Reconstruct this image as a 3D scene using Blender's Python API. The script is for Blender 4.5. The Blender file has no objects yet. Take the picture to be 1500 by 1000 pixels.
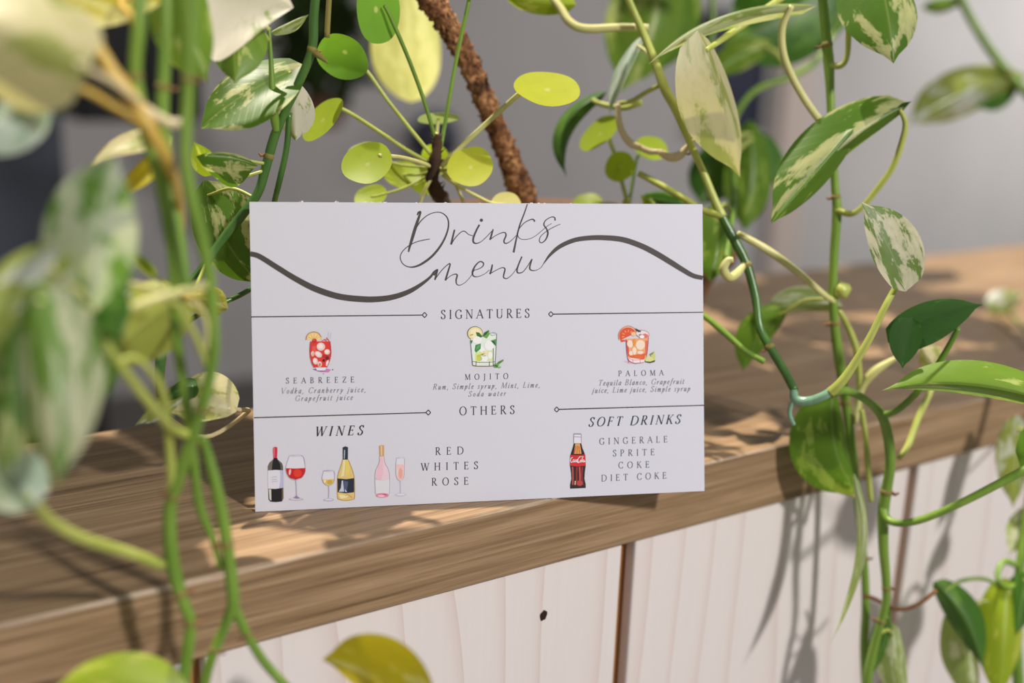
import bpy, bmesh, math, random
import numpy as np
from mathutils import Vector, Matrix, noise
random.seed(11)
C = bpy.context.scene.collection
PI = math.pi

# ------------------------------------------------------------------ frame of reference
# World: X runs along the ledge, Y goes back from its front face, Z is up. Ledge top front edge: Y=0, Z=LZ.
LZ = 1.0
F = 1650.0                                             # focal length in pixels of a 1500 px wide frame
DOWN = np.array([-0.03478584, 0.96435986, 0.26229753])  # gravity seen from the camera (x right, y down, z forward)
EX = np.array([0.83866, -0.11462, 0.53264]); EX -= DOWN*(EX@DOWN); EX /= np.linalg.norm(EX)
EY = np.cross(EX, DOWN); EY = EY if EY[2] > 0 else -EY
HGT = 0.2019247                                        # camera height over the ledge top
def ray(x, y): return np.array([(x-750)/F, (y-500)/F, 1.0])
_r = ray(600, 777); ORG = _r*HGT/(_r@DOWN)             # point of the front edge used as world origin
RM = np.array([EX, EY, -DOWN])
def w(p): q = RM@(np.asarray(p)-ORG); return Vector((q[0], q[1], q[2]+LZ))
def at(x, y, d): return w(ray(x, y)*d)                 # the point seen at (x, y), d metres ahead of the lens
def on_plane(x, y, p0, n):
    cam = w((0,0,0)); r = (w(ray(x, y))-cam)
    return cam + r*((p0-cam).dot(n)/r.dot(n))
def on_ledge(x, y): return on_plane(x, y, Vector((0,0,LZ)), Vector((0,0,1)))

# ------------------------------------------------------------------ camera
cam_d = bpy.data.cameras.new('camera'); cam = bpy.data.objects.new('camera', cam_d); C.objects.link(cam)
cam_d.sensor_width = 36; cam_d.lens = F/1500*36; cam_d.clip_start = 0.02
M3 = Matrix([[float(v) for v in row] for row in RM])
ax = M3@Vector((1,0,0)); ay = M3@Vector((0,-1,0)); az = M3@Vector((0,0,-1))
loc = w((0,0,0))
cam.matrix_world = Matrix(((ax.x,ay.x,az.x,loc.x),(ax.y,ay.y,az.y,loc.y),(ax.z,ay.z,az.z,loc.z),(0,0,0,1)))
cam_d.dof.use_dof = True; cam_d.dof.focus_distance = 0.502; cam_d.dof.aperture_fstop = 3.3
sc = bpy.context.scene; sc.camera = cam
sc.view_settings.view_transform = 'Standard'; sc.view_settings.look = 'None'
sc.view_settings.exposure = 0.0; sc.view_settings.gamma = 1.0; sc.view_settings.use_curve_mapping = False

# ------------------------------------------------------------------ light
world = bpy.data.worlds.new('World'); sc.world = world; world.use_nodes = True
bg = world.node_tree.nodes['Background']; bg.inputs[0].default_value = (0.93, 0.97, 1.05, 1); bg.inputs[1].default_value = 0.25
def aim(o, d): o.rotation_euler = Vector(d).to_track_quat('-Z', 'Y').to_euler()
sd = bpy.data.lights.new('sun', 'SUN'); sd.energy = 5.8; sd.angle = math.radians(0.9); sd.color = (1.0, 0.90, 0.76)
sun = bpy.data.objects.new('sun', sd); C.objects.link(sun); aim(sun, (0.10, -0.34, -0.93)); sun.location = (0, 2, 5)
ld = bpy.data.lights.new('window_light', 'AREA'); ld.shape = 'DISK'; ld.size = 0.16; ld.energy = 43; ld.color = (1.0, 0.965, 0.93)
win = bpy.data.objects.new('window_light', ld); C.objects.link(win)
KEY = (M3@Vector((-0.6235, 0.3593, 0.6944))).normalized()
win.location = on_ledge(760, 740) - KEY*2.3; aim(win, KEY)

rd = bpy.data.lights.new('wall_fill', 'AREA'); rd.shape = 'RECTANGLE'; rd.size = 1.6; rd.size_y = 0.6; rd.energy = 60; rd.color = (1.0, 0.985, 0.95)  # unseen fill added to brighten the right of the back wall
fill = bpy.data.objects.new('wall_fill', rd); C.objects.link(fill); fill.location = (5.9, 1.3, 2.3); aim(fill, (-0.1, 0.75, -0.55))

# ------------------------------------------------------------------ material helpers
def lin(c):
    return tuple(((v/255)/12.92 if v/255 <= 0.04045 else ((v/255+0.055)/1.055)**2.4) for v in c) + (1.0,)
class NT:
    def __init__(s, name):
        s.m = bpy.data.materials.new(name); s.m.use_nodes = True; s.t = s.m.node_tree; s.n = s.t.nodes
        s.b = s.n['Principled BSDF']; s.out = s.n['Material Output']
    def new(s, t, **kw):
        n = s.n.new(t)
        for k, v in kw.items(): setattr(n, k, v)
        return n
    def link(s, a, b): s.t.links.new(a, b)
    def val(s, sock, v):
        if hasattr(v, 'is_output'): s.link(v, sock)
        else: sock.default_value = v
    def math(s, op, a, b=0.0, c=None):
        n = s.new('ShaderNodeMath', operation=op); s.val(n.inputs[0], a); s.val(n.inputs[1], b)
        if c is not None: s.val(n.inputs[2], c)
        return n.outputs[0]
    def mix(s, f, a, b, mode='MIX'):
        n = s.new('ShaderNodeMix', data_type='RGBA', blend_type=mode)
        s.val(n.inputs[0], f); s.val(n.inputs[6], a); s.val(n.inputs[7], b); return n.outputs[2]
    def ramp(s, f, stops):
        n = s.new('ShaderNodeValToRGB'); e = n.color_ramp.elements
        while len(e) < len(stops): e.new(0.5)
        for k, (p, c) in enumerate(stops): e[k].position = p; e[k].color = c
        s.val(n.inputs[0], f); return n.outputs[0]
    def noise(s, vec, scale, detail=4, rough=0.55, dist=0.0):
        n = s.new('ShaderNodeTexNoise'); n.inputs['Scale'].default_value = scale; n.inputs['Detail'].default_value = detail
        n.inputs['Roughness'].default_value = rough; n.inputs['Distortion'].default_value = dist
        if vec is not None: s.link(vec, n.inputs['Vector'])
        return n.outputs[0]
    def mapping(s, vec, scale=(1,1,1), loc=(0,0,0), rot=(0,0,0)):
        n = s.new('ShaderNodeMapping'); s.link(vec, n.inputs[0]); s.val(n.inputs[1], loc); n.inputs[2].default_value = rot
        n.inputs[3].default_value = scale; return n.outputs[0]
    def coord(s, k='Object'): return s.new('ShaderNodeTexCoord').outputs[k]
    def bump(s, h, strength, dist=0.001):
        n = s.new('ShaderNodeBump'); n.inputs['Strength'].default_value = strength; n.inputs['Distance'].default_value = dist
        s.link(h, n.inputs['Height']); s.link(n.outputs[0], s.b.inputs['Normal'])
def plain(name, rgb, rough=0.6, spec=0.5, var=0.0, scale=30):
    t = NT(name); c = lin(rgb)
    if var:
        f = t.noise(t.coord(), scale); c2 = tuple(min(1, x*(1-var)) for x in c[:3])+(1,)
        t.link(t.mix(f, c, c2), t.b.inputs['Base Color'])
    else: t.b.inputs['Base Color'].default_value = c
    t.b.inputs['Roughness'].default_value = rough; t.b.inputs['Specular IOR Level'].default_value = spec
    return t.m

# stained oak of the ledge: grain runs along X
def oak():
    t = NT('stained_oak'); co = t.coord()
    g1 = t.noise(t.mapping(co, (2.2, 60, 60)), 3.0, 6, 0.6, 0.6)
    g2 = t.noise(t.mapping(co, (7, 330, 330)), 2.0, 5, 0.65, 0.2)
    g3 = t.noise(t.mapping(co, (1.2, 9, 9)), 2.0, 3, 0.5, 0.5)
    f = t.math('ADD', t.math('MULTIPLY', g1, 0.55), t.math('MULTIPLY', g2, 0.45))
    col = t.ramp(f, [(0.34, lin((100,77,53))), (0.50, lin((151,123,92))), (0.66, lin((186,157,124)))])
    col = t.mix(t.math('MULTIPLY', g3, 0.35), col, lin((124,99,74)))
    sx = t.new('ShaderNodeSeparateXYZ'); t.link(co, sx.inputs[0])      # worn front arris, with its bright highlight painted pale into the colour
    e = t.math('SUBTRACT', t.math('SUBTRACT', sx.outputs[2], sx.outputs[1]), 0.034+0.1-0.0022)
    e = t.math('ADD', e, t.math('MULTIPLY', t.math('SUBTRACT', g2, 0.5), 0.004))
    wear_glint = t.ramp(t.math('MULTIPLY', e, 400.0), [(0.15, (0,0,0,1)), (0.6, (1,1,1,1))])
    col = t.mix(t.math('MULTIPLY', wear_glint, 0.6), col, lin((206,194,180)))
    t.link(col, t.b.inputs['Base Color'])
    t.b.inputs['Roughness'].default_value = 0.46; t.b.inputs['Specular IOR Level'].default_value = 0.34
    t.bump(f, 0.22, 0.0008)
    return t.m
# pale pine cladding: grain runs along Z
def pine():
    t = NT('pale_pine'); co = t.coord()
    oi = t.new('ShaderNodeObjectInfo').outputs['Random']
    wob = t.noise(t.mapping(co, (3, 3, 0.7)), 2.6, 2, 0.5)
    sx = t.new('ShaderNodeSeparateXYZ'); t.link(co, sx.inputs[0])
    ph = t.math('ADD', t.math('MULTIPLY', sx.outputs[0], 22.0), t.math('ADD', t.math('MULTIPLY', wob, 2.3), t.math('MULTIPLY', oi, 7.0)))
    band = t.math('FRACT', t.math('MULTIPLY', ph, 1.6))
    line = t.math('POWER', band, 7.0)
    fine = t.noise(t.mapping(co, (420, 420, 14)), 1.0, 4, 0.6)
    col = t.mix(t.math('MULTIPLY', line, 0.55), lin((226,219,217)), lin((202,178,170)))
    col = t.mix(t.math('MULTIPLY', fine, 0.30), col, lin((210,194,186)))
    t.link(col, t.b.inputs['Base Color'])
    t.b.inputs['Roughness'].default_value = 0.6; t.b.inputs['Specular IOR Level'].default_value = 0.25
    t.bump(fine, 0.12, 0.0005)
    return t.m
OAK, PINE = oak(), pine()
GROOVE = plain('groove_wood', (176,122,72), 0.7, 0.2, 0.25, 60)

# leaves. UV: u across (0..1, midrib at 0.5), v from base to tip
def leaf_mat(name, base, second, amount, edge=None, trans=0.42, tcol=None, rough=0.38, streak=1.0, spec=0.4, rib=0.22):
    t = NT(name); uv = t.new('ShaderNodeUVMap', uv_map='UVMap').outputs[0]
    oi = t.new('ShaderNodeObjectInfo').outputs['Random']
    off = t.new('ShaderNodeCombineXYZ'); t.link(t.math('MULTIPLY', oi, 37.0), off.inputs[0]); t.link(t.math('MULTIPLY', oi, 91.0), off.inputs[1])
    add = t.new('ShaderNodeVectorMath', operation='ADD'); t.link(uv, add.inputs[0]); t.link(off.outputs[0], add.inputs[1])
    n1 = t.noise(t.mapping(add.outputs[0], (2.2*streak, 1.3, 1)), 1.5, 6, 0.62, 0.45)
    n2 = t.noise(t.mapping(add.outputs[0], (3.0, 2.0, 1)), 9.0, 3, 0.6)
    f = t.math('ADD', n1, t.math('MULTIPLY', t.math('SUBTRACT', n2, 0.5), 0.12))
    th = 0.5 + (0.5-amount)*0.42
    mask = t.ramp(f, [(max(0, th-0.022), (0,0,0,1)), (th+0.012, (0.75,0.75,0.75,1)), (min(1, th+0.09), (1,1,1,1))])
    tone = t.noise(t.mapping(add.outputs[0], (2, 1.5, 1)), 2.5, 3)
    dark = tuple(x*0.70 for x in lin(base)[:3])+(1,)
    col = t.mix(tone, lin(base), dark)
    col = t.mix(mask, col, lin(second))
    sx = t.new('ShaderNodeSeparateXYZ'); t.link(uv, sx.inputs[0])
    av = t.math('ABSOLUTE', t.math('SUBTRACT', sx.outputs[0], 0.5))
    mid = t.ramp(av, [(0.0, (1,1,1,1)), (0.022, (0,0,0,1))])
    col = t.mix(t.math('MULTIPLY', mid, rib), col, lin((206,214,150)))
    # side veins: fine lines sweeping from the midrib to the edge
    vn = t.math('FRACT', t.math('MULTIPLY', t.math('SUBTRACT', sx.outputs[1], t.math('MULTIPLY', av, 0.75)), 11.0))
    vl = t.ramp(vn, [(0.0, (1,1,1,1)), (0.10, (0,0,0,1))])
    if edge:
        em = t.ramp(av, [(0.465, (0,0,0,1)), (0.49, (1,1,1,1))]); col = t.mix(em, col, lin(edge))
    t.link(col, t.b.inputs['Base Color']); t.b.inputs['Roughness'].default_value = rough
    t.b.inputs['Specular IOR Level'].default_value = spec
    t.bump(t.math('ADD', vl, t.math('MULTIPLY', tone, 1.5)), 0.07, 0.0006)
    tr = t.new('ShaderNodeBsdfTranslucent')
    tint = t.mix(0.8, col, (tcol or (1.0, 1.0, 0.42))+(1,), 'MULTIPLY')
    t.link(tint, tr.inputs[0])
    mx = t.new('ShaderNodeMixShader'); mx.inputs[0].default_value = trans
    t.link(t.b.outputs[0], mx.inputs[1]); t.link(tr.outputs[0], mx.inputs[2]); t.link(mx.outputs[0], t.out.inputs[0])
    return t.m
LM = {
 'green':  leaf_mat('leaf_green', (104,144,40), (150,176,76), 0.30),
 'mid':    leaf_mat('leaf_mid_green', (130,166,58), (190,204,120), 0.34),
 'dark':   leaf_mat('leaf_dark_green', (44,84,24), (58,98,32), 0.25, trans=0.18, rough=0.5, spec=0.25, rib=0.0),
 'deep':   leaf_mat('leaf_deep_green', (74,120,38), (106,146,56), 0.3, trans=0.3),
 'var':    leaf_mat('leaf_variegated', (116,146,62), (214,208,180), 0.55),
 'varg':   leaf_mat('leaf_variegated_green', (98,140,42), (208,210,150), 0.40, trans=0.5),
 'white':  leaf_mat('leaf_white', (150,168,96), (212,206,188), 0.74),
 'cream':  leaf_mat('leaf_cream', (170,178,96), (208,200,156), 0.62),
 'lime':   leaf_mat('leaf_lime', (172,196,50), (204,214,96), 0.35, trans=0.5),
 'yellow': leaf_mat('leaf_yellow', (206,194,40), (220,216,130), 0.34, trans=0.5, tcol=(1.0,0.92,0.3)),
 'butter': leaf_mat('leaf_butter', (230,232,176), (236,236,192), 0.5, trans=0.6, rib=0.1),
 'streak': leaf_mat('leaf_streaked', (112,152,62), (206,208,176), 0.52, streak=1.6),
 'patch':  leaf_mat('leaf_silver_patch', (172,180,84), (214,222,222), 0.26, rough=0.3),
 'pale':   leaf_mat('leaf_pale', (164,184,108), (206,212,180), 0.50),
 'milky':  leaf_mat('leaf_milky', (120,164,72), (202,212,188), 0.58, streak=0.8),
 'silver': leaf_mat('leaf_silver', (158,172,84), (204,210,204), 0.40, rough=0.26, spec=0.6),
 'teal':   leaf_mat('leaf_pale_teal', (180,202,180), (208,218,208), 0.5, tcol=(0.9,1.0,0.7)),
 'olive':  leaf_mat('leaf_olive', (168,164,60), (196,186,100), 0.4),
}
def pilea_mat(name, base, trans=0.64, rough=0.42):
    t = NT(name); uv = t.new('ShaderNodeUVMap', uv_map='UVMap').outputs[0]
    tone = t.noise(uv, 3.0, 3)
    col = t.mix(tone, lin(base), tuple(x*0.8 for x in lin(base)[:3])+(1,))
    sub = t.new('ShaderNodeVectorMath', operation='SUBTRACT'); t.link(uv, sub.inputs[0]); sub.inputs[1].default_value = (0.5,0.5,0)
    ln = t.new('ShaderNodeVectorMath', operation='LENGTH'); t.link(sub.outputs[0], ln.inputs[0])
    dot = t.ramp(ln.outputs['Value'], [(0.03, (1,1,1,1)), (0.06, (0,0,0,1))])
    col = t.mix(t.math('MULTIPLY', dot, 0.5), col, lin((226,230,160)))
    t.link(col, t.b.inputs['Base Color']); t.b.inputs['Roughness'].default_value = rough; t.b.inputs['Specular IOR Level'].default_value = 0.3
    tr = t.new('ShaderNodeBsdfTranslucent'); t.link(t.mix(0.6, col, (1,1,0.3,1), 'MULTIPLY'), tr.inputs[0])
    mx = t.new('ShaderNodeMixShader'); mx.inputs[0].default_value = trans
    t.link(t.b.outputs[0], mx.inputs[1]); t.link(tr.outputs[0], mx.inputs[2]); t.link(mx.outputs[0], t.out.inputs[0])
    return t.m
PM = {'lime': pilea_mat('pilea_lime', (192,218,70)), 'green': pilea_mat('pilea_green', (124,176,62), 0.4),
      'bright': pilea_mat('pilea_bright', (206,214,70), 0.5), 'mint': pilea_mat('pilea_mint', (190,214,160), 0.3, 0.3),
      'cream': pilea_mat('pilea_cream', (222,216,140), 0.4)}
def stem_mat(name, a, b, rough=0.4):
    t = NT(name); f = t.noise(t.mapping(t.coord(), (120,120,22)), 1.0, 4)
    t.link(t.ramp(f, [(0.3, lin(a)), (0.7, lin(b))]), t.b.inputs['Base Color'])
    t.b.inputs['Roughness'].default_value = rough; t.b.inputs['Subsurface Weight'].default_value = 0.0
    return t.m
SM = {'green': stem_mat('stem_green', (92,128,38), (130,160,60)), 'dark': stem_mat('stem_dark_green', (50,88,38), (80,118,50), 0.28),
      'lime': stem_mat('stem_lime', (156,166,70), (184,190,100)), 'pale': stem_mat('stem_pale', (192,190,116), (212,206,146)),
      'yellow': stem_mat('stem_yellow', (196,158,62), (212,180,90)), 'cream': stem_mat('stem_cream', (206,188,144), (218,204,164)),
      'brown': stem_mat('stem_brown', (96,62,36), (150,104,62), 0.8), 'node': stem_mat('node_brown', (112,104,52), (142,130,66), 0.8),
      'black': stem_mat('stem_black_brown', (40,26,18), (84,56,36), 0.9), 'blue': stem_mat('stem_glossy_green', (110,150,120), (140,176,150), 0.16)}
def bark():
    t = NT('shaggy_bark'); co = t.coord(); n1 = t.noise(co, 90, 6, 0.7, 0.6); n2 = t.noise(co, 420, 4)
    f = t.math('ADD', t.math('MULTIPLY', n1, 0.6), t.math('MULTIPLY', n2, 0.4))
    t.link(t.ramp(f, [(0.36, lin((46,26,16))), (0.5, lin((126,80,46))), (0.62, lin((196,146,98)))]), t.b.inputs['Base Color'])
    t.b.inputs['Roughness'].default_value = 0.85; t.bump(f, 0.9, 0.003); return t.m
BARK = bark()

# ------------------------------------------------------------------ object helpers
def link(name, verts, faces, mat, parent=None, smooth=True, uvs=None, mats=None, fmat=None):
    me = bpy.data.meshes.new(name)
    v = [Vector(p) for p in verts]
    if parent is not None: v = [p-parent_loc(parent) for p in v]
    me.from_pydata([tuple(p) for p in v], [], faces)
    for m in (mats or [mat]): me.materials.append(m)
    if fmat: 
        for i, k in enumerate(fmat): me.polygons[i].material_index = k
    if uvs is not None:
        ul = me.uv_layers.new(name='UVMap')
        for p in me.polygons:
            for li in p.loop_indices: ul.data[li].uv = uvs[me.loops[li].vertex_index]
    if smooth:
        for p in me.polygons: p.use_smooth = True
    me.update()
    o = bpy.data.objects.new(name, me); C.objects.link(o)
    if parent is not None: o.parent = parent
    return o
def parent_loc(o):
    p = Vector((0,0,0))
    while o is not None: p = p + Vector(o.location); o = o.parent
    return p
def tag(o, label, cat, group=None, kind=None):
    o['label'] = label
    if cat: o['category'] = cat
    if group: o['group'] = group
    if kind: o['kind'] = kind
    return o
def thing(name, loc, label, cat, group=None):
    o = bpy.data.objects.new(name, None); o.empty_display_size = 0.02; C.objects.link(o); o.location = loc
    return tag(o, label, cat, group)
def box_vf(x0,x1,y0,y1,z0,z1):
    v = [(x,y,z) for z in (z0,z1) for y in (y0,y1) for x in (x0,x1)]
    return v, [(0,2,3,1),(4,5,7,6),(0,1,5,4),(2,6,7,3),(0,4,6,2),(1,3,7,5)]
def bevel_box(name, b, mat, parent=None, bev=0.002, seg=3):
    v, f = box_vf(*b); o = link(name, v, f, mat, parent, smooth=False)
    m = o.modifiers.new('bevel', 'BEVEL'); m.width = bev; m.segments = seg; m.limit_method = 'ANGLE'
    return o
def cr(pts, n=6):
    P = [np.asarray(p, float) for p in pts]
    if len(P) < 3: return [P[0]+(P[-1]-P[0])*i/n for i in range(n+1)]
    P = [2*P[0]-P[1]]+P+[2*P[-1]-P[-2]]; out = []
    for i in range(1, len(P)-2):
        a, b, c, d = P[i-1:i+3]
        for k in range(n):
            t = k/n
            out.append(0.5*((2*b)+(c-a)*t+(2*a-5*b+4*c-d)*t*t+(3*b-a-3*c+d)*t**3))
    out.append(P[-2]); return out
def tube_vf(pts, rad, seg=10, jit=0.0, seed=0):
    pts = [Vector(p) for p in pts]; V = []; Fc = []
    n = None
    for i, p in enumerate(pts):
        t = (pts[min(i+1, len(pts)-1)]-pts[max(i-1, 0)]).normalized()
        if n is None: n = t.orthogonal().normalized()
        n = (n-t*n.dot(t)).normalized(); b = t.cross(n)
        r = rad[i] if hasattr(rad, '__len__') else rad
        for k in range(seg):
            a = 2*PI*k/seg
            rr = r*(1+jit*noise.noise(Vector((math.cos(a)*1.6, math.sin(a)*1.6, i*0.55+seed)))*2)
            V.append(p+(n*math.cos(a)+b*math.sin(a))*rr)
    for i in range(len(pts)-1):
        for k in range(seg):
            k2 = (k+1) % seg; Fc.append((i*seg+k, i*seg+k2, (i+1)*seg+k2, (i+1)*seg+k))
    Fc.append(tuple(range(seg))[::-1]); Fc.append(tuple(range((len(pts)-1)*seg, len(pts)*seg)))
    return V, Fc

# stems given as (x, y, d, diameter in px) samples seen from the lens, turned into world points
def stem(parent, name, pts, mat, nodes=(), seg=10, taper=False, roots=True):
    s = cr([(p[0], p[1], p[2], p[3]) for p in pts], 7)
    P = [at(*q[:3]) for q in s]; R = [0.5*q[3]*q[2]/F for q in s]
    if taper: R = [r*(1-0.35*i/len(R)) for i, r in enumerate(R)]
    V, Fc = tube_vf(P, R, seg)
    o = link(name, V, Fc, SM[mat], parent)
    for (i) in nodes:                                   # leaf nodes: a swollen ring with a brown stub
        k = min(len(P)-2, max(1, int(i*(len(P)-1)))); t = (P[k+1]-P[k-1]).normalized()
        r = R[k]
        q = [P[k]+t*r*u for u in (-0.6,-0.3,0,0.3,0.6)]
        V2, F2 = tube_vf(q, [r*0.98, r*1.08, r*1.16, r*1.08, r*0.98], 10)
        link('node', V2, F2, SM['node'] if mat in ('green','dark') else SM[mat], parent)
        if roots:
            side = t.cross(P[k]-cam.location).normalized()*(1 if (k+len(P)) % 2 else -1)
            q = [P[k]+side*r*0.8, P[k]+side*r*1.6+t*r*0.3, P[k]+side*r*2.2-t*r*0.2]
            V2, F2 = tube_vf(q, [r*0.38, r*0.3, r*0.16], 7)
            link('root_stub', V2, F2, SM['brown'], parent)
    return o
def cpt(x, y, d): return ray(x, y)*d
def prof_w(u, fat, sharp):                              # half width along a leaf: round base, full middle, drawn-out point
    f = lambda q: (max(0.0, q)**fat)*(max(0.0, 1-q**1.9)**(0.5+0.72*sharp))*(1-0.45*sharp*math.exp(-((q-0.94)/0.08)**2))
    return f(u)/max(f(k/40) for k in range(41))
# leaf: base and tip as (x, y, d); a/b = half widths in px seen on either side (a lies clockwise-left of travel), az/bz = mm the edges lean away
def leaf(parent, base, tip, a, b, mat, bend=(0,0,0), az=8, bz=8, name='leaf', petiole=None, pm='lime', pw=7, lobe=0.16, wave=0.03, sharp=0.9, droop=0.0, fat=0.42):
    B = cpt(*base); T = cpt(*tip); dm = 0.5*(base[2]+tip[2])
    Cc = cpt(0.5*(base[0]+tip[0])+bend[0], 0.5*(base[1]+tip[1])+bend[1], dm+bend[2]*0.001)
    NU, NV = 22, 7; V = []; UV = []; Fc = []
    L = np.linalg.norm(T-B); ph = random.random()*6
    for i in range(NU+1):
        u = i/NU
        m = (1-u)**2*B+2*u*(1-u)*Cc+u*u*T
        tg = 2*(1-u)*(Cc-B)+2*u*(T-Cc); tg /= np.linalg.norm(tg)
        pr = np.array([tg[1], -tg[0], 0]); pr /= (np.linalg.norm(pr)+1e-9)
        wu = prof_w(u, fat, sharp)
        for j in range(-NV, NV+1):
            v = j/NV; s = abs(v)
            px, dz = (a, az) if v > 0 else (b, bz)
            hw = px*dm/F
            q = m+(pr if v > 0 else -pr)*hw*wu*s
            q = q+np.array([0,0,1])*dz*0.001*wu*(s**1.4)
            q = q-tg*L*lobe*(s**1.3)*(1-u)**5
            q = q+np.array([0,0,1])*wave*L*0.5*s*s*wu*math.sin(u*9+ph+(1.3 if v > 0 else 0))
            q = q+DOWN*droop*0.001*u*u
            V.append(w(q)); UV.append((0.5+0.5*v*(0.25+0.75*wu), u))
    W = 2*NV+1
    for i in range(NU):
        for j in range(2*NV): Fc.append((i*W+j, i*W+j+1, (i+1)*W+j+1, (i+1)*W+j))
    o = link(name, V, Fc, LM[mat], parent, uvs=UV)
    if petiole:
        pts = [(p+(pw,)) if len(p) == 3 else p for p in petiole]
        pts = pts+[(base[0], base[1], base[2], pw*0.75)]
        s = cr(pts, 6); P = [at(*q[:3]) for q in s]; R = [0.5*q[3]*q[2]/F for q in s]
        V, Fc = tube_vf(P, R, 9); link('petiole', V, Fc, SM[pm], o)
    return o
# round peltate leaf of a pilea: centre (x,y,d), half axes in px, rotation of the long axis, tipped towards/away
def disc(parent, c, r1, r2, ang, mat, away=True, dish=0.12, petiole=None, pw=5, pm='lime', off=(0,0), back=0.001):
    d = c[2]; ca, sa = math.cos(math.radians(ang)), math.sin(math.radians(ang))
    A = np.array([ca, sa, 0]); tilt = math.acos(min(1, r2/r1))
    Bv = np.array([-sa*math.cos(tilt), ca*math.cos(tilt), (1 if away else -1)*math.sin(tilt)])
    N = np.cross(A, Bv); N = N if N[2] < 0 else -N
    c0 = cpt(*c); R = r1*d/F; V = []; UV = []; Fc = []
    NR, NA = 7, 32
    V.append(w(c0+N*(-dish*R*0.6))); UV.append((0.5,0.5))
    for i in range(1, NR+1):
        r = i/NR
        for k in range(NA):
            t = 2*PI*k/NA; wob = 1+0.025*math.sin(3*t+c[0])+0.015*math.sin(5*t)
            z = dish*R*(r*r-0.6)
            V.append(w(c0+(A*math.cos(t)+Bv*math.sin(t))*R*r*wob+N*z)); UV.append((0.5+0.5*r*math.cos(t), 0.5+0.5*r*math.sin(t)))
    for k in range(NA): Fc.append((0, 1+k, 1+(k+1) % NA))
    for i in range(NR-1):
        for k in range(NA):
            k2 = (k+1) % NA; Fc.append((1+i*NA+k, 1+(i+1)*NA+k, 1+(i+1)*NA+k2, 1+i*NA+k2))
    o = link('leaf', V, Fc, PM[mat], parent, uvs=UV)
    if petiole:
        pts = [(p+(pw,)) for p in petiole]+[(c[0]+off[0], c[1]+off[1], d+back, pw*0.8)]
        s = cr(pts, 7); P = [at(*q[:3]) for q in s]; Rr = [0.5*q[3]*q[2]/F for q in s]
        V, Fc = tube_vf(P, Rr, 9); link('petiole', V, Fc, SM[pm], o)
    return o

# ================================================================== SETTING
fl = link('floor', [(-4,-3,0),(8,-3,0),(8,6,0),(-4,6,0)], [(0,1,2,3)], plain('floor_concrete', (120,114,108), 0.7, 0.3, 0.3, 4), smooth=False); fl['kind'] = 'structure'
def wall_mat():
    t = NT('grey_wall_paint'); f = t.noise(t.coord(), 1.4, 3)
    t.link(t.ramp(f, [(0.3, lin((190,187,186))), (0.7, lin((204,200,198)))]), t.b.inputs['Base Color']); t.b.inputs['Roughness'].default_value = 0.85
    return t.m
WALL = wall_mat()
v, f = box_vf(-4, 8, 3.3, 3.4, 0, 3.2); wb = link('wall_back', v, f, WALL, smooth=False); wb['kind'] = 'structure'

# ================================================================== PARTITION AND LEDGE
TH = 0.034
ledge = thing('wooden_ledge', (0,0.1,LZ-TH), 'long brown stained wooden ledge capping the pale timber partition', 'ledge')
X0, X1 = -0.62, 1.75
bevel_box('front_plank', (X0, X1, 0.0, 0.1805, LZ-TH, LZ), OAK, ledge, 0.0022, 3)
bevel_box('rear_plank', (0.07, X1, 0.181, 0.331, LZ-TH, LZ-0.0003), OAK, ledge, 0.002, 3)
part = thing('timber_partition', (0.3,0.02,0), 'pale pine board partition below the brown wooden ledge', 'partition')
gx = [-0.62, -0.305, -0.092, 0.1232, 0.3385, 0.553, 0.768, 0.983, 1.198, 1.42, 1.70]
FY = 0.0035
knots = []
for i in range(len(gx)-1):
    a, b = gx[i]+0.0042, gx[i+1]-0.0042
    bevel_box('board', (a, b, FY, FY+0.0078, 0.02, LZ-TH-0.0002), PINE, part, 0.0012, 2)
bevel_box('backing_panel', (-0.62, 1.70, FY+0.008, FY+0.018, 0.02, LZ-TH-0.0004), GROOVE, part, 0.001, 1)
def on_face(x, y): return on_plane(x, y, Vector((0,FY,0)), Vector((0,1,0)))
# dark knot hole in the middle board
kp = on_face(796, 901); V = [kp+Vector((0,-0.0002,0))]; Fc = []
for k in range(24):
    t = 2*PI*k/24; q_ = 1+0.12*math.sin(2*t+1)+0.08*math.sin(5*t); V.append(kp+Vector((math.cos(t)*0.0019*q_, -0.0001, math.sin(t)*0.0029*q_)))
    Fc.append((0, 1+k, 1+(k+1) % 24))
link('knot', V, Fc, plain('knot_dark', (58,44,36), 0.9, 0.1, 0.4, 300), part)['label'] = 'small dark knot'

# ================================================================== POT BEHIND THE CARD
pc = w(cpt(822, 360, 0.70)); pc.z = LZ
pot = thing('plant_pot', pc, 'round brown pot standing on the ledge behind the drinks menu', 'pot')
POTM = plain('brown_clay', (132,92,64), 0.7, 0.3, 0.3, 40)
prof = [(0.0,0.0),(0.070,0.0),(0.074,0.004),(0.092,0.055),(0.1,0.074),(0.107,0.0745),(0.1085,0.082),(0.107,0.0900),(0.100,0.0905),(0.0965,0.086),(0.094,0.072)]
V = []; Fc = []; NS = 48
for (r, z) in prof:
    for k in range(NS): t = 2*PI*k/NS; V.append(pc+Vector((r*math.cos(t), r*math.sin(t), z+0.0002)))
for i in range(len(prof)-1):
    for k in range(NS): k2 = (k+1) % NS; Fc.append((i*NS+k, i*NS+k2, (i+1)*NS+k2, (i+1)*NS+k))
link('pot_body', V, Fc, POTM, pot)
V = [pc+Vector((0,0,0.078))]; Fc = []
for i in range(1, 9):
    for k in range(NS):
        t = 2*PI*k/NS; r = 0.0945*i/8; V.append(pc+Vector((r*math.cos(t), r*math.sin(t), 0.074+0.004*noise.noise(Vector((r*90*math.cos(t), r*90*math.sin(t), 0)))))) 
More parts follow.
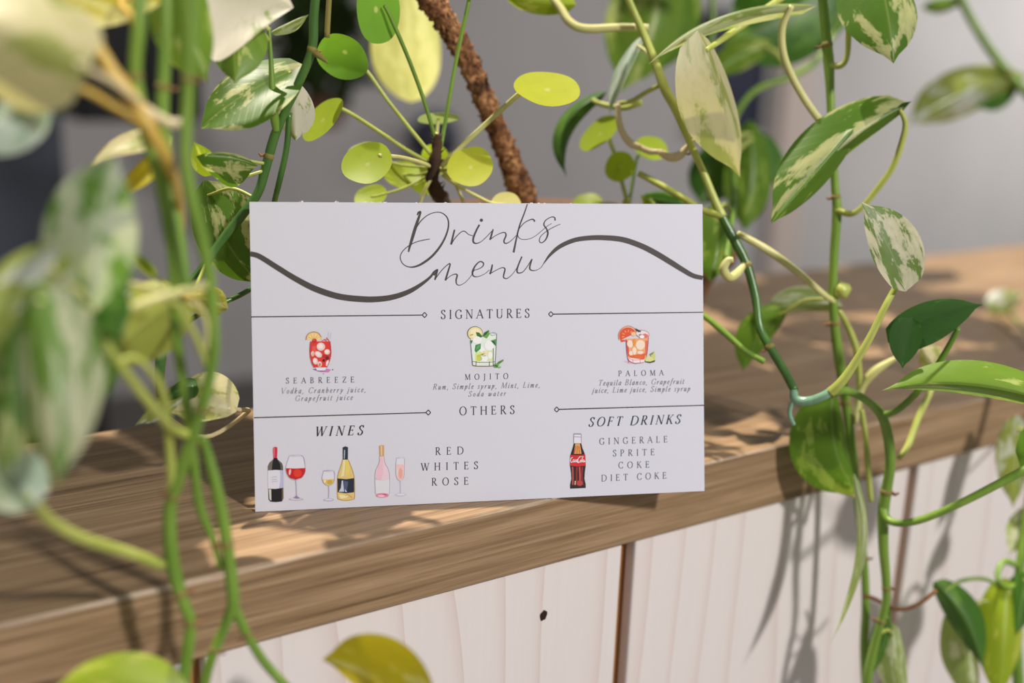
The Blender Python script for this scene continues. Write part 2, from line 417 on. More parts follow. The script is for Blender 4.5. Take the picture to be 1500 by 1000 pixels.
for k in range(NS): Fc.append((0, 1+k, 1+(k+1) % NS))
for i in range(7):
    for k in range(NS): k2 = (k+1) % NS; Fc.append((1+i*NS+k, 1+(i+1)*NS+k, 1+(i+1)*NS+k2, 1+i*NS+k2))
link('soil', V, Fc, plain('potting_soil', (52,38,28), 0.95, 0.1, 0.5, 120), pot)

# ================================================================== MENU CARD
bl, br = on_ledge(374, 750), on_ledge(1032, 719.4)
bl.z += 0.0002; br.z += 0.0002
ce = (br-bl).normalized()
def perp_to(pt, px, py):                               # where the sight line of a pixel crosses the plane through pt square to the bottom edge
    c0 = w((0,0,0)); r = w(ray(px, py))-c0; return c0+r*((pt-c0).dot(ce)/r.dot(ce))
tl = perp_to(bl, 365.3, 295.5)
cn = (tl-bl).cross(ce); cn.normalize()                 # out of the printed face
if cn.dot(w((0,0,0))-bl) < 0: cn = -cn
tr = on_plane(1029, 299, bl, cn)
card = thing('menu_card', (bl+br)*0.5, 'white drinks menu card leaning upright on the wooden ledge', 'menu')
def paper():
    t = NT('card_stock'); f = t.noise(t.coord(), 900, 3)
    t.link(t.mix(f, lin((212,211,221)), lin((216,215,225))), t.b.inputs['Base Color'])
    t.b.inputs['Roughness'].default_value = 0.55; t.b.inputs['Specular IOR Level'].default_value = 0.3; return t.m
PAPER = paper()
ct = 0.0016
q = [bl, br, tr, tl]; V = [p for p in q]+[p-cn*ct for p in q]
cb = link('card_board', V, [(0,1,2,3),(7,6,5,4),(0,4,5,1),(1,5,6,2),(2,6,7,3),(3,7,4,0)], PAPER, card, smooth=False)
# torn fuzz along the cut edges
V = []; Fc = []
rt = random.Random(5)
def tuft(p, d, n, s):
    for _ in range(n):
        o = p+ce*rt.uniform(-s, s)-cn*rt.uniform(0.0003, ct-0.0003); h = s*rt.uniform(0.4, 1.0); wd = s*0.3
        k = len(V); V.extend([o-ce*wd-d*0.0004, o+ce*wd-d*0.0004, o+d*h+ce*rt.uniform(-s, s)*0.6, o-cn*0.0002]); Fc.extend([(k,k+1,k+2),(k,k+2,k+3),(k+1,k+3,k+2)])
up = (tl-bl).normalized()
def lerp(a, b, t): return a+(b-a)*t
for x, s in ((436,0.0010),(485,0.0010),(525,0.0007),(535,0.0007),(545,0.0006),(553,0.0007),(598,0.0005),(640,0.0006),(690,0.0004),(766,0.0007),(776,0.0006),(786,0.0005),(826,0.0005),(960,0.0004)):
    tuft(lerp(tl, tr, (x-365)/664), up, 6, s)
for x, s in ((394,0.0007),(455,0.0006),(470,0.0005),(505,0.0009),(545,0.0006),(573,0.0005),(640,0.0005),(700,0.0004)):
    tuft(lerp(bl, br, (x-374)/658), -up*0.1-cn*0.2+cn*1.2, 4, s)
link('torn_edge', V, Fc, plain('paper_fibre', (244,242,240), 0.9, 0.1), card, smooth=False)['label'] = 'frayed white paper edge'

# ---- printing: every mark lies in the plane of the card
def cp(x, y, k=1): return on_plane(x, y, bl+cn*(0.00004*k), cn)
INK = {}
def ink(c):
    if c not in INK: INK[c] = plain('ink_%02x%02x%02x' % c, c, 0.55, 0.3)
    return INK[c]
class Print:
    def __init__(s): s.v, s.f, s.k, s.m = [], [], [], []
    def mat(s, c):
        m = ink(c)
        if m not in s.m: s.m.append(m)
        return s.m.index(m)
    def poly(s, c, pts, lay=1):
        n = len(s.v); s.v += [cp(x, y, lay) for x, y in pts]
        s.f.append(tuple(range(n, n+len(pts)))); s.k.append(s.mat(c))
    def ell(s, c, cx, cy, rx, ry, rot=0, lay=1, a0=0, a1=360, n=20):
        ro = math.radians(rot); P = []
        full = abs(a1-a0) >= 360
        for i in range(n if full else n+1):
            t = math.radians(a0+(a1-a0)*i/n); x, y = rx*math.cos(t), ry*math.sin(t)
            P.append((cx+x*math.cos(ro)-y*math.sin(ro), cy+x*math.sin(ro)+y*math.cos(ro)))
        s.poly(c, P, lay)
    def ribbon(s, c, pts, lay=1, smooth=True, sub=6):      # pts: (x, y, width)
        q = cr(pts, sub) if smooth and len(pts) > 2 else [np.asarray(p, float) for p in pts]
        n = len(s.v); kk = s.mat(c)
        for i, p in enumerate(q):
            t = q[min(i+1, len(q)-1)][:2]-q[max(i-1, 0)][:2]; t = t/(np.linalg.norm(t)+1e-9); nn = np.array([-t[1], t[0]])*p[2]*0.5
            s.v += [cp(p[0]+nn[0], p[1]+nn[1], lay), cp(p[0]-nn[0], p[1]-nn[1], lay)]
        for i in range(len(q)-1): s.f.append((n+2*i, n+2*i+1, n+2*i+3, n+2*i+2)); s.k.append(kk)
    def build(s, name, parent=None, label=None):
        o = link(name, s.v, s.f, None, parent or card, smooth=False, mats=s.m, fmat=s.k)
        if label: o['label'] = label
        return o
DK = (76,70,68); DB = (70,64,72); GY = (140,136,146)
# flourish
p = Print()
p.ribbon(DK, [(366.4,371.5,7.5),(380,375.5,7.8),(405,391,8),(432.6,408,8.4),(462,423,9),(496,434,9),(530,438,9),(553,438,8.6),(575.4,435,8),(598,427.4,7),(616,417,5.2),(630,406,3.6),(636,398,2.8),(641,394.4,2)])
p.build('flourish', label='dark sweeping brush line running to the left edge')
p = Print()
p.ribbon(DK, [(796.6,385.5,1.4),(806,373,4),(820,361,6),(840,352,6.6),(860,348.6,7),(883,348,7.5),(911.6,350.7,8),(938,359.5,8.2),(960,370.5,8.4),(982,383.7,8.2),(999.6,394.7,7.6),(1015,403.5,7),(1029.6,407,6.4)])
p.build('flourish', label='dark sweeping brush line running to the right edge')
# script title
p = Print()
def script(*pts): p.ribbon(DK, [(560+x/5, 290+y/5, wd/5*1.05) for x, y, wd in pts], lay=2)
script((256,124,8),(266,106,14),(280,102,12),(272,130,16),(258,170,19),(238,232,22),(216,306,20),(200,360,15),(192,394,10))
script((246,220,8),(290,160,7),(350,116,6),(420,104,6),(470,135,8),(486,190,10),(470,265,12),(430,345,14),(370,420,16),(300,475,16),(240,502,12),(190,503,7),(150,480,6),(132,440,6),(142,400,6),(182,358,6),(240,325,6),(300,308,6),(348,300,5))
script((530,231,11),(520,270,12),(504,340,14)); script((506,334,7),(540,285,6),(580,247,6),(605,244,6),(632,266,5),(664,276,5))
script((712,195,12),(690,235,12),(668,290,13),(668,322,12),(690,332,8),(725,318,5),(762,285,5),(805,240,5))
p.ell(DK, 560+726/5, 290+162/5, 2.4, 2.4, lay=2)
script((812,228,9),(800,270,12),(789,306,12)); script((790,303,6),(830,275,5),(875,254,6),(900,254,8),(906,275,10),(891,315,10),(905,332,8),(940,315,5),(988,268,4))
script((1063,44,7),(1040,112,9),(1005,205,10),(982,300,11),(962,398,14))
script((986,262,4),(1005,222,5),(1040,182,6),(1080,160,7),(1105,156,9),(1118,172,11))
script((998,228,4),(992,270,5),(1010,297,4),(1050,303,4),(1100,290,4),(1150,255,4),(1205,208,4),(1240,186,4))
script((1266,164,11),(1262,142,8),(1235,140,6),(1196,164,7),(1184,195,9),(1203,225,10),(1213,260,12),(1196,305,9),(1166,328,6),(1150,310,6),(1165,275,5),(1215,235,5),(1260,210,5),(1305,190,4))
script((378,566,12),(392,545,9),(408,521,7)); script((406,524,10),(396,560,12),(385,599,11)); script((386,595,6),(430,535,6),(470,495,6),(497,482,9),(481,540,12),(462,603,12))
script((463,600,6),(500,570,5),(535,556,7),(549,566,10),(541,600,10),(546,630,7),(570,637,5),(610,615,4),(650,570,4),(676,524,4))
script((662,528,5),(700,521,5),(735,500,7),(741,476,9),(715,465,8),(682,495,10),(661,540,12),(668,570,9),(700,575,5),(750,555,4),(785,525,4))
script((807,486,9),(800,520,12),(789,557,12)); script((790,553,6),(840,525,5),(880,509,6),(899,520,9),(890,560,10),(890,582,8),(915,588,6),(955,555,4),(990,505,4))
script((1023,428,9),(1001,480,10),(987,525,11),(995,548,9),(1030,540,6),(1066,495,5),(1092,452,6)); script((1097,446,9),(1081,500,11),(1086,525,9),(1120,530,5),(1160,510,4),(1188,470,5))
p.build('title_lettering', label='dark handwritten script title')
# rules with diamonds
for (xa, ya, xb, yb, dx, dy) in ((367.6,464,618.6,461.3,622,461.2),(810.6,460,1030,457.2,807,460),(372,611.6,624,604.2,627.4,604),(819,599.4,1031.4,593.4,815.5,599.6)):
    p = Print(); p.ribbon((66,54,54), [(xa,ya,1.7),(xb,yb,1.5)], smooth=False)
    r = 3.5; P = [(dx-r,dy),(dx,dy-r*1.1),(dx+r,dy),(dx,dy+r*1.1),(dx-r,dy)]
    for i in range(4): p.ribbon((60,50,50), [(P[i][0],P[i][1],1.4),(P[i+1][0],P[i+1][1],1.4)], smooth=False)
    p.build('divider_line')
# serif lettering: strokes of a light roman, cap height 1
def ring(cx, cy, rx, ry): return [(cx+rx*math.cos(t*PI/8), cy+ry*math.sin(t*PI/8)) for t in range(17)]
S = lambda x, y0=0, y1=1: [('l',(x,y0),(x,y1),1),('s',x,y0),('s',x,y1)]
G = {
'A': (0.76,[('l',(0.03,0),(0.38,1),0),('l',(0.36,1),(0.70,0),1),('l',(0.15,0.36),(0.56,0.36),0),('s',0.03,0),('s',0.70,0)]),
'B': (0.64,S(0.12)+[('c',(0.12,1),(0.36,0.98),(0.47,0.77),(0.34,0.55),(0.12,0.53)),('c',(0.12,0.53),(0.40,0.51),(0.55,0.27),(0.40,0.02),(0.12,0.0))]),
'C': (0.74,[('c',(0.66,0.78),(0.56,0.95),(0.40,1.0),(0.15,0.84),(0.06,0.5),(0.15,0.15),(0.41,0.0),(0.58,0.05),(0.69,0.22)),('l',(0.67,0.98),(0.67,0.74),0)]),
'D': (0.84,S(0.12)+[('c',(0.12,1),(0.45,0.98),(0.71,0.78),(0.77,0.5),(0.71,0.22),(0.45,0.02),(0.12,0))]),
'E': (0.62,S(0.12)+[('l',(0.12,0.98),(0.50,0.98),0),('l',(0.12,0.53),(0.42,0.53),0),('l',(0.12,0.02),(0.53,0.02),0),('l',(0.50,1),(0.50,0.82),0),('l',(0.53,0),(0.56,0.2),0),('l',(0.42,0.63),(0.42,0.43),0)]),
'F': (0.58,S(0.12)+[('l',(0.12,0.98),(0.50,0.98),0),('l',(0.12,0.53),(0.42,0.53),0),('l',(0.50,1),(0.50,0.82),0),('l',(0.42,0.63),(0.42,0.43),0)]),
'G': (0.80,[('c',(0.66,0.78),(0.56,0.95),(0.40,1.0),(0.15,0.84),(0.06,0.5),(0.15,0.15),(0.41,0.0),(0.56,0.03),(0.68,0.10)),('l',(0.67,0.98),(0.67,0.74),0),('l',(0.68,0.08),(0.68,0.42),1),('s',0.68,0.42)]),
'H': (0.82,S(0.12)+S(0.68)+[('l',(0.12,0.52),(0.68,0.52),0)]),
'I': (0.30,S(0.15)), 'J': (0.32,[('l',(0.19,1),(0.19,0.05),1),('c',(0.19,0.05),(0.15,-0.15),(0.0,-0.26)),('s',0.19,1)]),
'K': (0.70,S(0.12)+[('l',(0.14,0.42),(0.56,1),0),('l',(0.28,0.58),(0.64,0),1),('s',0.56,1),('s',0.64,0)]),
'L': (0.58,S(0.12)+[('l',(0.12,0.02),(0.50,0.02),0),('l',(0.50,0),(0.54,0.2),0)]),
'M': (0.98,[('l',(0.12,0),(0.16,1),0),('l',(0.15,1),(0.48,0.02),1),('l',(0.48,0.02),(0.82,1),0),('l',(0.83,1),(0.86,0),1),('s',0.12,0),('s',0.86,0),('s',0.11,1),('s',0.86,1)]),
'N': (0.84,[('l',(0.13,0),(0.13,1),0),('l',(0.12,1),(0.70,0),1),('l',(0.70,0),(0.70,1),0),('s',0.13,0),('s',0.70,1),('s',0.08,1)]),
'O': (0.86,[('c',)+tuple(ring(0.43,0.5,0.37,0.5))]),
'P': (0.60,S(0.12)+[('c',(0.12,1),(0.38,0.98),(0.52,0.75),(0.38,0.49),(0.12,0.46))]),
'R': (0.68,S(0.12)+[('c',(0.12,1),(0.38,0.98),(0.50,0.76),(0.36,0.52),(0.12,0.50)),('l',(0.28,0.50),(0.62,0),1),('s',0.64,0)]),
'S': (0.54,[('c',(0.44,0.80),(0.36,0.96),(0.25,1.0),(0.10,0.90),(0.08,0.73),(0.22,0.56),(0.40,0.42),(0.46,0.22),(0.36,0.04),(0.22,0.0),(0.09,0.07),(0.04,0.24)),('l',(0.45,0.98),(0.45,0.76),0),('l',(0.04,0.02),(0.04,0.26),0)]),
'T': (0.68,[('l',(0.34,0),(0.34,1),1),('s',0.34,0),('l',(0.05,0.98),(0.63,0.98),0),('l',(0.05,1),(0.04,0.80),0),('l',(0.63,1),(0.64,0.80),0)]),
'U': (0.80,[('l',(0.14,1),(0.14,0.3),1),('c',(0.14,0.32),(0.18,0.08),(0.38,0.0),(0.58,0.08),(0.64,0.32)),('l',(0.64,0.3),(0.64,1),0),('s',0.14,1),('s',0.64,1)]),
'V': (0.74,[('l',(0.04,1),(0.37,0),1),('l',(0.37,0),(0.70,1),0),('s',0.04,1),('s',0.70,1)]),
'W': (1.04,[('l',(0.04,1),(0.30,0),1),('l',(0.30,0),(0.52,0.95),0),('l',(0.50,1),(0.76,0),1),('l',(0.76,0),(1.00,1),0),('s',0.04,1),('s',1.0,1),('s',0.5,1)]),
'Z': (0.64,[('l',(0.06,0.98),(0.58,0.98),0),('l',(0.57,0.98),(0.05,0.02),1),('l',(0.05,0.02),(0.58,0.02),0),('l',(0.06,1),(0.05,0.80),0),('l',(0.58,0),(0.60,0.2),0)]),
'a': (0.44,[('c',(0.36,0.56),(0.22,0.60),(0.07,0.40),(0.06,0.12),(0.16,0.0),(0.30,0.18),(0.36,0.50)),('c',(0.37,0.60),(0.33,0.15),(0.36,0.01),(0.44,0.10))]),
'b': (0.44,[('c',(0.10,1.0),(0.08,0.5),(0.08,0.12),(0.16,0.0),(0.32,0.12),(0.38,0.40),(0.30,0.58),(0.18,0.50),(0.09,0.28))]),
'c': (0.36,[('c',(0.33,0.48),(0.24,0.60),(0.10,0.44),(0.06,0.2),(0.13,0.02),(0.25,0.03),(0.34,0.15))]),
'd': (0.46,[('c',(0.34,0.54),(0.20,0.58),(0.07,0.38),(0.06,0.12),(0.15,0.0),(0.28,0.15),(0.36,0.45)),('c',(0.38,1.02),(0.35,0.4),(0.36,0.02),(0.46,0.10))]),
'e': (0.36,[('c',(0.07,0.26),(0.22,0.32),(0.32,0.46),(0.24,0.60),(0.11,0.46),(0.06,0.2),(0.13,0.02),(0.25,0.03),(0.34,0.15))]),
'f': (0.30,[('c',(0.38,0.96),(0.30,1.04),(0.22,0.85),(0.17,0.4),(0.12,-0.15),(0.03,-0.30),(-0.05,-0.24)),('l',(0.06,0.57),(0.34,0.57),0)]),
'i': (0.24,[('c',(0.04,0.48),(0.12,0.58),(0.10,0.2),(0.12,0.0),(0.22,0.10)),('d',0.13,0.82)]),
'j': (0.24,[('c',(0.06,0.50),(0.14,0.58),(0.12,0.1),(0.06,-0.22),(-0.06,-0.27)),('d',0.15,0.82)]),
'k': (0.42,[('c',(0.09,1.0),(0.07,0.5),(0.06,0.0)),('c',(0.07,0.25),(0.22,0.52),(0.33,0.54),(0.30,0.38),(0.14,0.28),(0.26,0.06),(0.40,0.08))]),
'l': (0.22,[('c',(0.10,1.02),(0.07,0.4),(0.09,0.0),(0.20,0.10))]),
'm': (0.66,[('c',(0.03,0.48),(0.10,0.56),(0.09,0.3),(0.07,0.0)),('c',(0.08,0.25),(0.22,0.55),(0.32,0.55),(0.30,0.2),(0.29,0.0)),('c',(0.30,0.25),(0.44,0.55),(0.54,0.55),(0.51,0.2),(0.54,0.0),(0.64,0.10))]),
'n': (0.46,[('c',(0.03,0.48),(0.10,0.56),(0.09,0.3),(0.07,0.0)),('c',(0.08,0.25),(0.22,0.55),(0.33,0.55),(0.31,0.2),(0.33,0.0),(0.44,0.10))]),
'o': (0.42,[('c',)+tuple(ring(0.21,0.29,0.16,0.29))]),
'p': (0.44,[('c',(0.03,0.48),(0.11,0.56),(0.09,0.1),(0.06,-0.30)),('c',(0.09,0.20),(0.22,0.54),(0.34,0.54),(0.37,0.32),(0.26,0.03),(0.14,0.0),(0.09,0.08)),('l',(-0.02,-0.30),(0.14,-0.30),0)]),
'q': (0.44,[('c',(0.36,0.54),(0.20,0.58),(0.07,0.38),(0.06,0.12),(0.15,0.0),(0.28,0.15),(0.36,0.50)),('c',(0.38,0.58),(0.34,0.0),(0.32,-0.30)),('l',(0.25,-0.30),(0.40,-0.30),0)]),
'r': (0.34,[('c',(0.03,0.48),(0.10,0.56),(0.09,0.3),(0.07,0.0)),('c',(0.08,0.25),(0.18,0.50),(0.28,0.58),(0.32,0.52))]),
's': (0.32,[('c',(0.28,0.50),(0.20,0.60),(0.10,0.50),(0.18,0.32),(0.25,0.14),(0.15,0.0),(0.04,0.08))]),
't': (0.26,[('c',(0.14,0.80),(0.10,0.4),(0.09,0.08),(0.14,0.0),(0.24,0.10)),('l',(0.02,0.57),(0.24,0.57),0)]),
'u': (0.46,[('c',(0.03,0.48),(0.10,0.58),(0.08,0.2),(0.12,0.0),(0.24,0.10),(0.34,0.45)),('c',(0.36,0.58),(0.33,0.2),(0.35,0.0),(0.45,0.10))]),
'w': (0.62,[('c',(0.03,0.48),(0.10,0.58),(0.08,0.2),(0.13,0.0),(0.24,0.10),(0.31,0.40)),('c',(0.33,0.56),(0.31,0.2),(0.36,0.0),(0.48,0.12),(0.54,0.40),(0.50,0.57))]),
'y': (0.44,[('c',(0.03,0.50),(0.10,0.58),(0.12,0.3),(0.16,0.02)),('c',(0.36,0.56),(0.34,0.3),(0.20,-0.02),(0.08,-0.24),(-0.03,-0.28))]),
',': (0.20,[('c',(0.10,0.08),(0.12,0.0),(0.05,-0.16))]),
}
def text(pr, s, x0, y0, x1, y1, cap, italic=False, col=DB, thick=0.125, thin=0.06, lay=2):
    tot = sum(G[c][0] if c != ' ' else 0.30 for c in s)
    span = math.hypot(x1-x0, y1-y0); trk = (span-tot*cap)/(len(s)-1) if len(s) > 1 else 0
    ux, uy = (x1-x0)/span, (y1-y0)/span; pen = 0.0; sh = 0.25 if italic else 0.0
    def P(gx, gy):
        gx2 = pen+(gx+sh*gy)*cap; return (x0+ux*gx2+uy*gy*cap*0.0, y0+uy*gx2-gy*cap)
    for ch in s:
        if ch == ' ': pen += 0.30*cap+trk; continue
        adv, st = G[ch]
        for k in st:
            if k[0] == 'l':
                wd = (thick if k[3] else thin)*cap; pr.ribbon(col, [P(*k[1])+(wd,), P(*k[2])+(wd,)], lay, False)
            elif k[0] == 's':
                yy = 0.02 if k[2] <= 0.01 else (k[2]-0.02); pr.ribbon(col, [P(k[1]-0.11, yy)+(thin*cap*0.9,), P(k[1]+0.11, yy)+(thin*cap*0.9,)], lay, False)
            elif k[0] == 'd': pr.ell(col, *P(k[1], k[2]), 0.07*cap, 0.07*cap, lay=lay, n=8)
            else:
                q = cr(k[1:], 4); out = []
                for i, a in enumerate(q):
                    t = q[min(i+1, len(q)-1)]-q[max(i-1, 0)]; t = t/(np.linalg.norm(t)+1e-9)
                    out.append(P(*a)+((thin+(thick-thin)*abs(t[1])**1.5)*cap,))
                pr.ribbon(col, out, lay, False)
        pen += adv*cap+trk
def line(name, args, label=None):
    p = Print()
    for a, kw in args: text(p, *a, **kw)
    return p.build(name, label=label)
line('heading_lettering', [(('SIGNATURES',646,467,776,465,13),{})])
line('heading_lettering', [(('OTHERS',673,608,754,606,12.4),{})])
line('heading_lettering', [(('WINES',461,638.8,531,636.8,14),dict(italic=True, col=(44,38,44), thick=0.15))])
line('heading_lettering', [(('SOFT DRINKS',862,624.6,996,620.2,13.3),dict(italic=True, col=(38,58,66), thick=0.14))], 'dark teal italic heading')
line('drink_name', [(('SEABREEZE',419,561.6,519,559.8,8.4),{})])
line('drink_name', [(('MOJITO',681,556.2,744.5,554.7,8.3),{})])
line('drink_name', [(('PALOMA',906,550.8,972,549.6,8.0),{})])
I = dict(italic=True, col=GY, thick=0.125, thin=0.06)
line('ingredient_lettering', [(('Vodka, Cranberry juice,',411,576.4,535.5,574,8.4),I),(('Grapefruit juice',432,587.2,516,585.4,8.2),I)])
line('ingredient_lettering', [(('Rum, Simple syrup, Mint, Lime,',634,570.4,790.5,567.2,8.2),I),(('Soda water',686,580.6,740.5,579.4,7.8),I)])
line('ingredient_lettering', [(('Tequila Blanco, Grapefruit',876,564.6,1001.5,562,8.2),I),(('juice, Lime juice, Simple syrup',867.5,575.4,1010.5,572.5,8.2),I)])
line('wine_list', [(('RED',638,666.2,679,665,11),{}),(('WHITES',617,689.2,700.5,686.6,11),{}),(('ROSE',632.5,711,686.5,709.5,11),{})])
Gk = dict(col=(96,94,108))
line('soft_drink_list', [(('GINGERALE',878,651,978,647.6,9.4),Gk),(('SPRITE',898,668.2,959,666.4,9.4),Gk),(('COKE',906,685.8,951.5,684.6,9.4),Gk),(('DIET COKE',881,704.8,976.5,700.6,9.4),Gk)])

# ---- watercolour pictures of the drinks
def pic(ox, oy, sc):
    p = Print()
    def po(c, *pts, lay=2): p.poly(c, [(ox+x/sc, oy+y/sc) for x, y in pts], lay)
    def el(c, cx, cy, rx, ry, rot=0, lay=2, a0=0, a1=360): p.ell(c, ox+cx/sc, oy+cy/sc, rx/sc, ry/sc, rot, lay, a0, a1)
    def li(c, *pts, wd=10, lay=3): p.ribbon(c, [(ox+x/sc, oy+y/sc, wd/sc) for x, y in pts], lay)
    return p, po, el, li
# red cocktail
p, po, el, li = pic(430, 470, 12.5)
po((206,130,190),(350,885),(430,905),(520,935),(640,940),(690,890),(600,870),(420,860),lay=2)
po((120,110,180),(345,880),(410,880),(470,915),(400,905),lay=3)
el((238,190,116), 372, 345, 148, 148, 0, 2, 180, 360); el((246,214,150), 372, 345, 120, 122, 0, 3, 180, 360)
for a in (205,240,275,310,335): li((226,168,88),(372,342),(372+112*math.cos(math.radians(a)),342+112*math.sin(math.radians(a))),wd=10,lay=4)
li((120,90,100),(226,345),(238,280),(285,222),(370,198),(455,222),(508,290),wd=9,lay=4)
po((224,60,52),(312,372),(300,500),(305,650),(338,780),(378,852),(610,852),(652,760),(688,600),(672,372),lay=4)
po((236,92,80),(340,470),(400,450),(430,600),(330,640),lay=5)
for cx, cy, rx, ry, ro in ((500,470,78,74,10),(455,610,72,52,35),(615,565,52,50,0),(400,735,46,62,-15),(480,790,40,52,0),(350,600,30,50,0),(620,770,26,60,15)):
    el((238,206,204), cx, cy, rx, ry, ro, 6); el((250,232,226), cx-8, cy-6, rx*0.62, ry*0.6, ro, 7)
el((246,190,120), 352, 605, 22, 36, 0, 7); el((240,150,90), 480, 800, 26, 34, 0, 7)
el((116,34,40), 618, 680, 34, 36, 0, 7); el((84,24,36), 555, 722, 24, 26, 0, 7); el((196,40,44), 590, 650, 62, 34, 10, 6)
el((206,44,40), 385, 362, 42, 40, 0, 7); el((236,120,100), 374, 350, 12, 10, 0, 8)
for a, b in (((520,360),(640,330)),((560,330),(620,380)),((600,300),(668,382))): li((214,108,112),a,b,wd=14,lay=6)
li((206,196,216),(632,330),(640,230),(634,196),wd=9); li((206,196,216),(668,330),(690,210),wd=9)
li((176,60,90),(312,372),(300,500),(305,650),(338,780),(378,852),wd=8,lay=8); li((176,60,90),(672,372),(688,600),(652,760),(610,852),wd=8,lay=8)
po((232,230,240),(400,850),(600,850),(580,905),(430,905),lay=5); li((150,110,170),(430,908),(510,920),(585,905),wd=12,lay=6)
el((60,50,50), 718, 890, 9, 11, 0, 3); el((60,50,50), 548, 965, 9, 7, 0, 3)
p.build('cocktail_picture', label='red cocktail with a lemon slice')
# green cocktail
p, po, el, li = pic(670, 465, 12.5)
po((236,220,196),(230,870),(330,905),(680,905),(640,870),lay=2)
el((92,104,96), 322, 290, 146, 132, 0, 2); el((238,224,164), 326, 292, 134, 122, 0, 3); el((246,236,190), 330, 292, 100, 92, 0, 4); el((196,160,90), 262, 316, 34, 12, -12, 5)
po((228,238,226),(240,400),(262,640),(278,870),(690,880),(705,640),(722,300),(600,300),(420,350),lay=4)
po((218,232,150),(330,640),(640,600),(650,790),(330,800),lay=5); po((198,206,76),(350,690),(520,640),(470,700),(360,720),lay=6); el((206,214,80), 400, 750, 50, 46, 0, 6); el((236,228,180), 500, 660, 70, 50, -20, 6)
for cx, cy, rx, ry, ro in ((360,410,80,64,0),(580,510,84,92,10),(490,745,70,60,0),(440,580,60,50,30),(600,690,46,64,0)): el((244,244,242), cx, cy, rx, ry, ro, 6)
po((66,142,78),(320,600),(335,500),(430,475),(425,570),(345,640),lay=8); po((96,170,96),(335,590),(360,520),(420,490),(390,570),lay=9)
po((54,110,54),(342,265),(400,275),(465,350),(430,362),(360,330),lay=8); po((108,164,72),(470,345),(500,270),(580,225),(590,310),(540,380),lay=8); po((48,92,48),(470,345),(500,270),(580,225),(530,310),lay=9)
po((92,156,84),(610,420),(710,390),(705,520),(650,470),lay=7); po((40,92,56),(620,430),(680,430),(700,500),lay=8); po((70,120,72),(240,410),(280,420),(262,480),lay=8)
li((120,116,124),(242,420),(262,640),(282,868),wd=8,lay=9); li((120,116,124),(722,300),(706,640),(690,880),wd=9,lay=9); li((150,146,154),(600,290),(660,272),(722,300),(650,325),(600,310),wd=7,lay=9)
li((120,116,124),(270,800),(400,818),(560,818),(690,806),wd=8,lay=9); li((84,80,90),(280,870),(360,888),(600,888),(690,878),wd=10,lay=9)
for x in (345,590,660): li((110,106,116),(x,560 if x > 600 else 800),(x-2,880),wd=9,lay=9)
po((116,160,70),(715,850),(760,800),(850,760),(840,800),(760,860),lay=8); po((58,120,52),(720,850),(780,800),(850,765),(790,820),lay=9); el((110,164,84), 710, 880, 58, 36, 10, 8); el((160,196,130), 770, 900, 34, 20, 20, 9); el((52,112,52), 715, 885, 30, 16, 20, 9)
p.build('cocktail_picture', label='green cocktail with mint and lime')
# orange cocktail
p, po, el, li = pic(890, 465, 12.5)
po((222,180,204),(290,800),(400,790),(520,850),(400,845),lay=2)
el((232,190,160), 372, 330, 178, 178, 0, 2, 150, 340); el((224,84,50), 372, 335, 158, 156, 0, 3, 150, 340); po((224,84,50),(235,410),(300,400),(340,430),(250,452),lay=3)
for a in (170,205,240,275,310): el((240,150,80), 372+90*math.cos(math.radians(a)), 335+90*math.sin(math.radians(a)), 26, 12, a, 4)
li((176,60,50),(206,400),(204,300),(260,205),(370,152),(480,190),(540,270),wd=8,lay=4)
po((238,170,120),(330,390),(345,560),(380,780),(690,780),(728,640),(755,340),(560,380),lay=5)
po((230,100,52),(400,700),(690,650),(680,770),(400,760),lay=6); po((222,84,52),(335,420),(375,430),(400,700),(372,720),lay=6); po((228,110,84),(690,420),(745,420),(715,690),(690,690),lay=6)
for cx, cy, rx, ry, ro in ((410,480,52,70,-10),(600,500,84,90,8),(490,610,40,70,0),(430,650,40,40,0),(600,640,54,30,0)): el((246,222,200), cx, cy, rx, ry, ro, 7)
el((238,150,50), 490, 450, 28, 60, 0, 8); el((232,110,50), 560, 720, 80, 26, 0, 8); el((240,196,150), 480, 300, 48, 40, 0, 6)
el((190,130,140), 640, 300, 130, 74, 10, 6); el((236,222,228), 640, 300, 118, 62, 10, 7); el((224,120,104), 690, 330, 56, 36, 10, 8); el((246,238,240), 630, 350, 46, 30, 0, 9); el((150,130,140), 600, 320, 30, 20, 0, 8)
po((52,62,40),(505,190),(560,220),(610,245),(560,270),lay=9); po((60,84,56),(560,250),(620,240),(600,270),lay=9)
po((244,226,226),(375,730),(680,770),(670,820),(480,832),(400,800),lay=8); li((180,90,130),(345,400),(352,560),(378,760),(480,830),(580,832),(672,815),wd=9,lay=9); li((180,90,130),(752,360),(728,640),(690,790),wd=8,lay=9); li((190,100,130),(385,740),(470,775),(660,765),wd=7,lay=9)
for x in (380,455,590): li((186,96,120),(x+6,760),(x+10,826),wd=7,lay=9)
po((62,78,40),(660,770),(700,815),(780,832),(860,812),(876,780),lay=8); po((220,220,148),(665,768),(700,715),(780,705),(868,775),(780,806),(700,800),lay=9); po((206,208,128),(780,670),(860,618),(876,700),(868,775),(800,720),lay=9); po((120,140,70),(770,680),(800,650),(860,618),(820,680),lay=10)
p.build('cocktail_picture', label='orange cocktail with a grapefruit slice')
